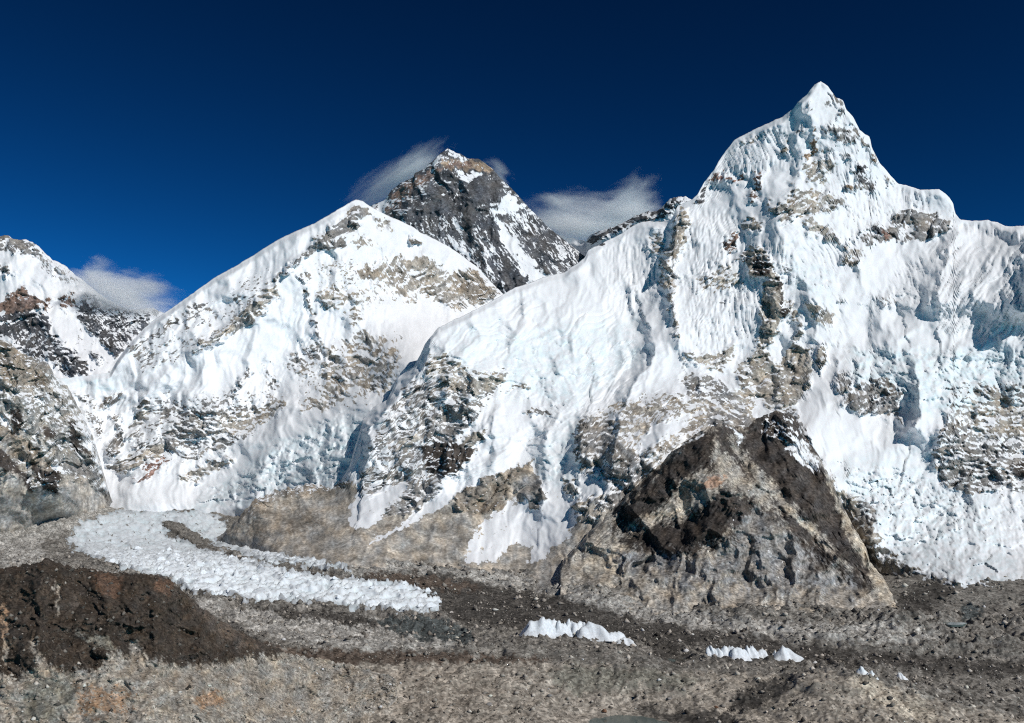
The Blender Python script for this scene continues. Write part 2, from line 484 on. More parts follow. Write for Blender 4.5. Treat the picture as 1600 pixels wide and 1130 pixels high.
def build_ground():
    inn = np.arange(-40, 1641, 2.3)
    cols = np.r_[np.linspace(-900, -60, 50), inn, np.linspace(1660, 2500, 50)]
    # rows spaced so that a level valley floor is cut evenly as seen from the hill
    D = np.r_[np.linspace(500, 1320, 30), np.geomspace(1335, 2000, 190), np.geomspace(2003, 3300, 300), np.geomspace(3310, 4600, 110), np.linspace(4650, 6500, 20)]
    px, d = np.meshgrid(cols, D)
    x = (px - CX) / F * d; y = d
    z0 = ground_base(x, y)
    py = HZ - F * (z0 - ZC) / d
    ice = np.zeros(px.shape)
    m = (d > 2000) & (d < 4800)
    wx, wy = fbm(px[m] / 20, py[m] / 9, 31, 4, .65) * 13, fbm(px[m] / 20, py[m] / 9, 37, 4, .65) * 6
    for p in ICE_POLYS:
        ice[m] = np.maximum(ice[m], poly_mask(px[m] + wx, py[m] + wy, p, 3.0))
    soft_ice = np.zeros(px.shape)
    for p in ICE_POLYS:
        soft_ice[m] = np.maximum(soft_ice[m], poly_mask(px[m] + wx, py[m] + wy, p, 11.0))
    band = poly_mask(px, py, GZ[3].p, 12.0)
    # hummocks of the debris-covered glacier, smoother banks in front
    glac = sstep(1900, 2150, d) * sstep(4700, 3800, d)
    wq = fbm(x / 90, y / 90, 13, 3) * 30
    h = fbm(x / 170, y / 170, 3, 3) * 11 * glac
    h += (ridged((x + wq) / 95, (y - wq) / 75, 9, 2) * 11.0 + ridged((x - wq) / 48, (y + wq) / 40, 10, 2) * 6.0) * glac
    h += ridged((x + wq) / 24, y / 21, 19, 3) * 3.0 * (.4 + .6 * glac)
    h += facets((x + wq) / 13, y / 13, 21, .9) * 2.6 * (.35 + .65 * glac) + facets(x / 6, y / 6, 22, .9) * 1.5
    h += fbm(x / 60, y / 60, 23, 4) * 5.0 * (1 - glac) + ridged((x + wq) / 50, (y - wq) / 40, 24, 2) * 3.2 * (1 - glac)
    h += 24 * np.exp(-np.abs((x - 560) / np.where(x < 560, 62, 120)) ** 2.4 - np.abs((y - 1660) / 75) ** 2.2)
    # melt hollow with an ice cliff behind the near moraine
    h -= 16 * np.exp(-(((px - 655) / 70) ** 2 + ((py - 992) / 14) ** 2)) + 14 * np.exp(-(((px - 1520) / 26) ** 2 + ((py - 965) / 16) ** 2)) + 12 * np.exp(-(((px - 1055) / 34) ** 2 + ((py - 1030) / 12) ** 2)) + 14 * np.exp(-(((px - 1250) / 60) ** 2 + ((py - 1040) / 10) ** 2)) + 14 * np.exp(-(((px - 1380) / 60) ** 2 + ((py - 1062) / 12) ** 2))
    gul = ridged(x / 40 + fbm(x / 90, y / 90, 5, 2) * .6, y / 160, 29, 3)
    h += gul * 2.6 * sstep(2000, 1850, d)
    h += fbm(x / 9, y / 9, 41, 3) * .8
    h *= 1 - .65 * band
    h += ridge_field(px, py, [
        ("280,950 420,962 520,958 600,970 660,984", 13, 9, 12), ("760,1002 840,1009 930,1005 1010,1015", 10, 7, 9), ("1060,1022 1130,1036 1200,1034 1290,1041 1380,1052 1480,1050 1590,1064", 14, 6, 11),
        ("1280,1010 1400,1022 1500,1018 1600,1030", 12, 6, 9), ("1380,985 1450,975 1540,985 1610,980", 12, 6, 9), ("1440,940 1520,935 1600,950", 10, 5, 8), ("1080,1006 1200,1000 1300,1008", 8, 6, 8), ("540,1004 640,1012 760,1014 840,1020", 8, 5, 8),
        ("850,1060 930,1052 1020,1062 1100,1080", 7, 12, 12), ("1300,1075 1380,1082 1470,1112 1560,1120", 9, 12, 14), ("420,1062 520,1075 600,1070 700,1085", 6, 14, 14)])
    far_right = sstep(2350, 2600, d) * sstep(1280, 1360, px)
    h = h * (1 - .75 * far_right) - 5 * far_right
    # ice: seracs
    dd, v, brd = cells(x / 26 + gn(x / 50, y / 50, 2), y / 34 + gn(x / 50, y / 50, 6), 77)
    u_, v_ = (x - y) * .707, (x + y) * .707
    u_ = u_ + fbm(x / 60, y / 60, 88, 3) * 22
    fin = np.clip(1 - 1.9 * np.abs(gn(u_ / 30, v_ / 70, 81)), 0, 1) ** 1.5
    fin2 = np.clip(1 - 1.7 * np.abs(gn(u_ / 10, v_ / 22, 82)), 0, 1) ** 1.5
    ser = fin * (6 + 9 * v) + fin2 * 5 + ridged(x / 7, y / 7, 83, 2) * 1.2
    far = sstep(3600, 2700, d)
    h = h * (1 - .75 * ice) + ice * (9 * far + 2 + ser * (.7 + .45 * far))
    # crest of the near moraine kept sharp, lake basin
    lx, ly = at(978, 1150, 1.0)[0], 0
    lk = np.exp(-(((px - 985) / 120) ** 2 + ((py - 1150) / 40) ** 2) ** 1.5)
    h *= 1 - .9 * lk
    z = z0 + h - 6 * lk
    P = np.stack([x, y, z], -1)
    sx, sy = sight(P)
    V, R, K = paint(sx, HZ - F * (z0 + .5 * h - ZC) / d, GZ, 1.0, 'gr', 400, warp=6)
    V[:] = 1.2
    f = .6 * fbm(x / 14, y / 20, 55, 3) + .7 * fbm((x + y) / 18, (x - y) / 130, 56, 4, .65)
    V = np.where(ice > .02, 1.2 - 2.6 * sstep(.25, .75, ice + .3 * f), V)
    V += sstep(.12, .5, f - .2 * gn(x / 60, y / 60, 8)) * ice * 1.5 * sstep(.6, .2, far)
    S = np.array((.74, .785, .82)) + np.zeros(px.shape + (3,))
    S = S * (1 - .12 * sstep(2700, 3500, d) - .1 * np.clip(fbm((x + y) / 25, (x - y) / 160, 58, 3), 0, 1))[..., None]
    S = S * (.5 + .5 * sstep(.45, 1.0, soft_ice + .12 * f))[..., None]
    blue = (np.clip(.55 - ser / 14, 0, 1) * ice * .8)[..., None]
    S = S * (1 - blue) + ICE * blue
    mott = np.exp(.3 * fbm(x / 45, y / 45, 61, 4) + .25 * fbm(x / 7, y / 7, 62, 3, .7))[..., None]
    K = K * mott
    fc = grid_faces(*px.shape)[:, ::-1]
    onice = ice.ravel()[fc].mean(1) > .12
    out = []
    for name, sel, lab in (('ground', ~onice, 'grey and brown debris covered valley floor with moraine banks'), ('glacier', onice, 'white jagged glacier tongue curving down the valley floor')):
        f = fc[sel]
        used, inv = np.unique(f, return_inverse=True)
        me = new_mesh(name, P.reshape(-1, 3)[used], inv.reshape(-1, 4), name == 'ground')
        set_attr(me, 'rock', V.ravel()[used]); set_attr(me, 'rock_color', K.reshape(-1, 3)[used]); set_attr(me, 'snow_color', S.reshape(-1, 3)[used])
        out.append(link(name, me, MAT['ground'], kind='structure', label=lab, category=name))
    return out[0], out[1], dict(px=sx, py=sy, P=P, ice=ice)


# ------------------------------------------------------------------ mountain faces
def build_face(name, top, foot, depth, zones, base, base_col, seed, mat, step=1.75, rows=None, ridges=(), flutes=(), ice=(), chaos=(), dirt=(),
               edge_noise=1.2, rough=1.0, foot_ground=True, foot_skip=None, back=900.0, back_slope=.85, ledge=.5, px_range=None, snow_tint=1.0, lam0=150, rough0=.25, snow_rough=1.0, softk=1.7, crag=1.0, big=1.0, fray=.3, elong=1.5, smooth=False, edge_band=None, **props):
    top, foot, dep = pts(top), pts(foot), pts(depth)
    x0, x1 = px_range or (top[0, 0], top[-1, 0])
    cols = np.arange(x0, x1 + step * .5, step)
    out = (cols < -40) | (cols > 1640)
    keep = ~out | (np.arange(len(cols)) % 4 == 0)
    cols = cols[keep]
    ty = np.interp(cols, top[:, 0], top[:, 1])
    ty = ty + (np.interp(cols, edge_band[0], edge_band[1]) if edge_band else edge_noise) * (fbm(cols / 9, cols * 0 + .5, seed, 4, .6))
    fy = np.maximum(np.interp(cols, foot[:, 0], foot[:, 1]), ty + 6)
    nr = rows or int(np.percentile(fy - ty, 97) / step)
    t = np.linspace(0, 1, nr)
    px = np.broadcast_to(cols, (nr, len(cols))).copy()
    py = ty[None] + (fy - ty)[None] * t[:, None]
    cp, cv = [tuple(q[:2]) for q in dep], list(dep[:, 2])
    if foot_ground:
        fx = np.arange(x0, x1 + 1, 55.0)
        fyy = np.interp(fx, foot[:, 0], foot[:, 1])
        ok = fyy > 785
        if foot_skip:
            ok &= ~((fx > foot_skip[0]) & (fx < foot_skip[1]))
        for a, b, c in zip(fx[ok], fyy[ok], ground_hit(fx[ok], fyy[ok])):
            cp.append((a, b)); cv.append(c)
    D = tps(np.array(cp) / 300.0, np.array(cv), np.c_[px.ravel(), py.ravel()] / 300.0, 1e-3).reshape(px.shape)
    pm = D / F                                            # metres per column here
    V, R, K = paint(px, py, zones, base, base_col, seed, rough0, softk=softk)
    V = V + fray * fbm(px / 5, py / 5, seed + 140, 3, .7) + .25 * gn(px / 60, py / 60, seed + 143)
    ch = np.zeros(px.shape)
    for p in chaos:
        p, s = p
        q = pts(p); m = bbox(px, py, q, 20)
        ch[m] = np.maximum(ch[m], poly_mask(px[m], py[m], q, 14) * s)
    # relief: broad forms everywhere, crags where rock shows
    wx = fbm(px / 60, py / 60, seed + 7, 3) * 16; wy = fbm(px / 60, py / 60, seed + 8, 3) * 16
    rel = np.zeros(px.shape); lam = lam0; k = 0
    fine = np.zeros(px.shape)
    while lam > 3:
        rr = rough * (.55 if lam > 70 else .6 * (.35 + .65 * R) if lam > 30 else .95 * R)
        n = ridged((px + wx) / lam, (py + wy) / (lam * elong), seed + 20 + k, 1) - .3
        c = rr * n * lam * .26 * (1 if lam > 14 else .4)
        rel += c
        if lam < 40:
            fine += c
        lam *= .52; k += 1
    dip = 60 * gn(px / 170, py / 230, seed + 147)
    for lm, q in ((34, .30 * big), (15, .36), (7.5, .38), (4, .34)):
        an = .8 if lm > 8 else 1.0
        fc = facets((px + wx * .6 - .4 * dip) / (lm * 1.15), (py + wy * .6 + .22 * px + dip) / (lm * an * .85), seed + 150 + int(lm), 1.0) * lm * q * crag * np.clip(R * 1.2 - .3, 0, 1)
        rel += fc
        if lm < 30:
            fine += fc
    dd, v, brd = cells((px + wx * .9) / 12 + gn(px / 9, py / 9, seed + 36) * .5, (py + wy * .9) / 9 + gn(px / 9, py / 9, seed + 37) * .5, seed + 33)
    bx, by = px + wx * .6, py + wy * .6
    blocks = facets(bx / 21, by / 13, seed + 38, 1.3) * 8 + facets(bx / 9, by / 6.5, seed + 39, 1.3) * 5 + facets(bx / 4.5, by / 4, seed + 40, 1.3) * 2.4
    rel += ch * blocks
    fine += ch * blocks * .4
    rel += flute_field(px, py, flutes, seed + 90)
    # runnels down every snow slope
    ux = px + wx * .7
    rel += (ridged(ux / 7, py / 60, seed + 120, 2) * .7 + ridged(ux / 19, py / 110, seed + 124, 2) * 1.9) * snow_rough
    rel += (ridged((px + wx) / 82, (py + wy) / 105, seed + 170, 1) * 82 * .075 + ridged((px + wx) / 31, (py + wy) / 52, seed + 171, 1) * 31 * .085) * snow_rough
    rel += 8 * crag * np.clip(R - .25, 0, .85)
    rel += fbm(px / 5, py / 5, seed + 128, 2) * .28 * snow_rough
    fade = sstep(0, 10, py - ty[None]) * .8 + .2
    if foot_ground:
        fade = fade * sstep(-2, 22, fy[None] - py)
    D2 = D - rel * pm * fade - ridge_field(px, py, ridges) * (sstep(-4, 40, fy[None] - py) if foot_ground else 1)
    # snow lies on ledges, rock shows on steep steps
    gy = np.gradient(fine, axis=0) / np.maximum(np.gradient(py, axis=0), .2)
    V = V - ledge * np.clip(gy, -1.2, 1.2) * np.clip(R, 0, 1)
    iz = np.zeros(px.shape)
    for p, s in ice:
        q = pts(p); m = bbox(px, py, q, 20)
        iz[m] = np.maximum(iz[m], poly_mask(px[m], py[m], q, 10) * s)
    iz = np.clip(iz * (.5 + .9 * fbm(px / 12, py / 9, seed + 44, 3)) + ch * .5 * np.clip(sstep(.25, -.1, brd) + .5 * (v - .6), 0, 1), 0, 1)[..., None]
    S = SNOW * snow_tint * (1 - iz) + ICE * iz
    S = S * np.exp(.05 * fbm(px / 11, py / 16, seed + 64, 4, .7) - .03)[..., None]
    K = K * np.exp(.28 * fbm(px / 26, py / 26, seed + 66, 4) + .3 * fbm(px / 4.5, py / 5.5, seed + 67, 3, .7))[..., None]
    for p, q in dirt:
        p = pts(p); m = bbox(px, py, p, 40)
        S[m] *= (1 - q * poly_mask(px[m], py[m], p, 18) * (.7 + .5 * fbm(px[m] / 14, py[m] / 7, seed + 71, 3)))[:, None]
    hv = fbm(px / 20, py / 20, seed + 69, 3)[..., None]
    K = K * (1 + hv * np.array((.09, .01, -.09)))
    P = at(px, py, D2)
    # the far side of the mountain, falling away behind the crest
    nb = 7
    b = np.linspace(0, 1, nb + 1)[1:][::-1] ** 1.5 * back
    cr = P[0]
    bx = np.broadcast_to(cr[None, :, 0], (nb, len(cols))) * (1 + b[:, None] / cr[None, :, 1])
    B = np.stack([bx, cr[None, :, 1] + b[:, None] + 0 * bx, cr[None, :, 2] - back_slope * b[:, None] - .02 * b[:, None]], -1)
    skirt = P[-1:].copy(); skirt[..., 2] -= 90; skirt[..., 1] -= 8
    P = np.concatenate([B, P, skirt], 0)
    rep = lambda A: np.concatenate([np.repeat(A[:1], nb, 0), A, A[-1:]], 0)
    V, K, S = rep(V), rep(K), rep(S)
    me = new_mesh(name, P, grid_faces(P.shape[0], P.shape[1]), smooth)
    set_attr(me, 'rock', V.ravel()); set_attr(me, 'rock_color', K.reshape(-1, 3)); set_attr(me, 'snow_color', S.reshape(-1, 3))
    return link(name, me, mat, **props)



GROUND, GLACIER, GI = build_ground()

# --- the far dark pyramid (highest summit)
build_face('mountain',
    "560,340 578,322 600,314 611,298 626,286 648,276 646,272 662,264 688,240 699,232 717,240 733,248 747,248 770,264 783,280 796,291 807,303 823,321 839,338 855,353 873,368 892,383 912,400 940,425",
    "560,420 640,440 700,470 760,500 830,490 900,470 940,470",
    "700,232,9500 600,312,9350 560,340,9300 770,264,9450 840,338,9300 912,400,9000 940,425,8900 700,300,9250 640,330,9050 760,340,9050 700,400,8700 800,420,8600 880,440,8650 620,400,8850 700,480,8350 800,490,8300",
    [
        Z(.5, 'k', "540,300 600,300 700,220 800,280 960,420 900,520 540,480", ang=-16, an=5, sc=4.2, amp=.9),
        Z(.22, 'k', "610,350 690,335 760,330 830,330 920,405 880,470 780,500 700,430", ang=57, an=9, sc=4.2, amp=1.0),
        Z(-.55, 'k', "791,305 810,312 808,329 782,334 763,336 780,317", ang=-25, an=3, sc=4, soft=4),
        Z(-.95, 'k', "768,342 782,368 794,387 812,412 826,444 860,433 835,414 810,382 791,363 775,342", ang=57, an=5, sc=5, soft=3),
        Z(-.6, 'k', "685,336 699,366 722,387 733,402 722,398 703,378 689,350", ang=57, an=5, sc=4, soft=3),
        Z(-.45, 'k', "708,338 727,363 722,368 710,350", ang=57, an=5, sc=4, soft=3),
        Z(.35, 'k', "800,330 860,360 915,400 900,430 850,430 810,370", ang=57, an=8, sc=4, soft=4, amp=1.0),
        Z(1.0, 'k', "727,317 740,319 740,358 738,366 724,362", ang=80, an=3, sc=5, soft=3, amp=.5),
        Z(.95, 'k', "733,287 768,288 776,308 750,318 735,312", sc=5, soft=4, amp=.6),
        Z(1.0, 'k', "786,421 805,423 826,440 814,445 798,436", ang=45, an=3, sc=5, soft=2, amp=.4),
        Z(.9, 'k', "765,408 785,424 811,449 798,452 778,430", ang=45, an=4, sc=5, soft=2, amp=.5),
        Z(.9, 'k', "762,345 775,350 782,375 775,380 765,365", ang=60, an=3, sc=5, soft=2, amp=.5),
        Z(.9, 'k', "672,300 690,290 690,320 680,330 668,325", sc=5, soft=4, amp=.7),
        Z(.35, 'y', "690,250 738,250 752,252 770,262 764,270 742,264 712,266 694,262", ang=-5, an=4, sc=4, soft=3, amp=.7),
        Z(.7, 'b', "700,254 736,252 740,260 713,264 697,262", ang=-5, an=3, sc=4, soft=3),
        Z(-.5, 'k', "694,238 700,230 718,239 735,248 728,252 705,242", sc=4, soft=3),
        Z(-.5, 'k', "712,270 752,268 760,275 740,280 716,281", ang=5, an=3, sc=4, soft=3),
        Z(.35, 'b', "575,326 600,312 640,282 680,258 692,262 655,292 615,325 590,340", ang=-36, an=5, sc=4, soft=4, amp=.8),
        Z(-.45, 'k', "582,326 598,312 606,304 612,318 598,334", ang=-50, an=3, sc=4, soft=3),
        Z(-.3, 'k', "664,262 688,243 692,250 676,262", sc=4, soft=3),
    ], .4, 'k', 100, MAT['far'], step=1.6, ridges=[("697,236 665,285 628,340 600,380", 260, 40, 160), ("760,270 800,330 850,390 880,430", 120, 60, 40), ("735,290 735,360 760,420 790,460", 90, 40, 60)],
    foot_ground=False, back=2500, rough=.75, ledge=.35, rough0=.8, lam0=90, edge_noise=1.0, fray=.15, crag=.3,
    kind='structure', category='mountain', label='distant dark rock pyramid peak streaked with snow, tan band below its summit')

# --- ridge between the pyramid and the white summit
build_face('mountain_ridge',
    "850,400 873,366 890,372 902,375 916,377 921,368 942,360 971,350 987,341 1003,333 1027,329 1036,322 1048,310 1060,308 1070,307 1080,312 1110,318 1160,330",
    "850,440 1160,440",
    "850,400,9950 873,366,9900 905,376,9600 925,370,9000 942,360,8800 1003,333,8600 1048,310,8400 1080,312,8300 1160,330,8000 880,430,9500 930,430,8700 1000,400,8200 1100,400,7900",
    [Z(.25, 'k', "916,377 921,366 1003,330 1027,326 1048,306 1080,308 1080,325 1030,350 980,360 930,385", ang=-22, an=5, sc=4, amp=1.0),
     Z(.7, 'k', "919,376 922,366 942,360 950,366 930,376", ang=-15, an=3, sc=4, soft=3),
     Z(.5, 'k', "1030,328 1048,310 1056,314 1046,335 1030,342", ang=-50, an=3, sc=4, soft=3)],
    -1.1, 'k', 140, MAT['far'], step=1.7, ridges=[("1048,312 1030,340 1010,370", 60, 30, 40)], foot_ground=False, back=2000, rough=.9, ledge=.6, edge_noise=1.6,
    kind='structure', category='ridge', label='distant snowy ridge with dark rock ribs right of the dark pyramid')

# --- far left snow and rock peak
build_face('mountain',
    "-260,470 -160,420 -80,385 -20,372 0,369 11,368 22,374 40,375 52,380 62,386 70,396 82,406 93,410 105,418 118,430 130,438 150,455 170,468 190,480 212,484 225,482 240,481 248,486 262,490 300,520",
    "-260,640 60,640 190,620 300,600",
    "11,368,8000 -260,470,7600 70,396,7900 130,438,7700 190,480,7500 248,486,7400 300,520,7300 0,450,7500 40,470,7350 0,560,6700 80,560,6700 140,540,6900 190,560,6800 150,600,6500 0,640,6200 240,600,6700",
    [
        Z(.3, 'g', "-260,380 0,360 60,380 75,404 34,398 16,390 0,392 -260,480", ang=20, an=2.5, sc=5),
        Z(.85, 'g', "-40,410 13,417 20,426 0,431 -40,440", sc=6, soft=3),
        Z(-.05, 'g', "48,398 75,400 120,430 132,444 100,448 70,430", ang=50, an=3, sc=4, amp=1.0),
        Z(.95, 'b', "-20,486 34,446 56,465 64,480 40,487 16,488 0,485", ang=-10, an=2, sc=6, soft=3, amp=.5),
        Z(.8, 'b', "66,466 80,464 82,480 69,488", sc=5, soft=3), Z(.55, 'b', "88,467 111,457 117,479 106,487 95,480", sc=5, soft=3),
        Z(.38, 'k', "-200,490 0,489 40,485 74,490 80,510 88,521 111,542 138,569 144,584 106,588 77,566 32,550 16,534 0,530 -200,560", ang=8, an=2.6, sc=5, amp=1.0),
        Z(.8, 'k', "30,500 70,495 82,520 60,525 30,515", sc=5, soft=3), Z(.8, 'k', "105,560 135,568 140,582 110,586", sc=5, soft=3),
        Z(-1, 'g', "77,489 95,484 127,510 186,561 172,584 149,587 127,552 101,529 84,512", sc=6, soft=3),
        Z(.22, 'k', "117,481 133,460 164,466 202,484 244,482 248,490 231,516 194,548 183,559 149,522", ang=57, an=7, sc=4.5, amp=1.1),
        Z(.85, 'k', "120,486 134,490 155,520 185,550 182,558 150,525 128,505", ang=52, an=4, sc=5, soft=2),
        Z(.4, 'k', "140,552 158,556 156,566 144,562", sc=4, soft=2),
    ], -.9, 'g', 180, MAT['far'], step=1.7, ridges=[("12,368 40,440 70,490 120,560", 150, 60, 40), ("128,440 140,480 175,540", 90, 30, 50)], foot_ground=False, back=2000, ledge=.6, lam0=90, rough=.9, rough0=.4,
    kind='structure', category='mountain', label='snowy peak with reddish brown rock bands behind the saddle, a cloud on its shoulder')

# --- near left rocky flank
build_face('rock_ridge',
    "-360,380 -200,430 -80,490 0,529 16,534 32,550 53,558 77,569 85,587 106,602 114,618 130,650 140,672 148,690 155,712 163,742 172,772 182,800",
    "-360,850 0,842 60,822 150,806 182,803",
    "0,529,4000 -200,430,4300 -360,380,4500 53,558,4000 85,587,4050 114,618,4100 143,677,4050 157,703,4100 150,770,4000 20,600,3800 60,640,3800 100,680,3850 20,680,3650 60,720,3650 120,730,3850 20,750,3450 100,770,3650 -200,600,3700 -200,750,3300",
    [
        Z(.65, 'gl', "-360,370 0,520 85,580 160,700 160,760 0,780 -360,780", ang=55, an=2.6, sc=7, amp=.75),
        Z(.8, 'tb', "-40,520 16,534 32,550 50,560 75,572 80,600 50,615 20,600 0,590", sc=8, amp=.5),
        Z(.15, 'gl', "20,615 60,605 90,640 100,665 70,660 40,640", ang=40, an=2.5, sc=6, amp=.9),
        Z(-.9, 'g', "0,648 5,650 26,680 60,710 110,735 95,742 60,722 30,700 0,670", ang=45, an=4, sc=6, soft=3),
        Z(1, 'd2', "16,648 26,632 35,653 29,677", soft=2, sc=6, amp=.4), Z(1, 'd2', "66,672 77,664 85,682 69,693", soft=2, sc=6, amp=.4),
        Z(1, 'd2', "106,661 125,656 142,682 157,706 157,722 138,717 111,698", soft=3, sc=7, amp=.5),
        Z(1, 'd2', "-60,690 0,701 11,704 58,767 48,770 0,727 -60,720", soft=3, sc=7, amp=.5),
        Z(1, 'd2', "45,725 61,722 91,741 90,772 66,762 58,745", soft=3, sc=7, amp=.5),
        Z(1, 'tb', "-60,650 0,664 16,669 69,712 98,742 74,734 21,712 0,690", soft=4, sc=8, amp=.4),
        Z(1, 'g', "100,725 140,722 158,726 152,750 130,745", soft=5, sc=7),
        Z(1.2, 'ls', "-360,760 0,748 20,735 48,773 92,774 100,742 143,758 158,768 170,800 60,860 -360,880", soft=5, amp=.2, rough=.25),
        Z(-.1, 'gl', "85,585 106,600 130,645 150,690 166,742 172,772 158,770 150,735 130,690 105,640 80,600", soft=5, sc=6, amp=1.1, rough=.8),
    ], .5, 'g', 220, MAT['mid'], step=1.5, ridges=[("0,531 30,600 60,680 95,745", 70, 20, 40), ("85,590 105,640 140,700 150,735", 60, 16, 30), ("20,620 30,680 60,765", 50, 14, 25), ("60,570 75,640 90,690", 40, 14, 22)], ledge=.6, lam0=70, rough=1.3, rough0=.9, edge_noise=2.6,
    kind='structure', category='ridge', label='steep grey rock flank with pale scree fans at its foot, below the far left peak')


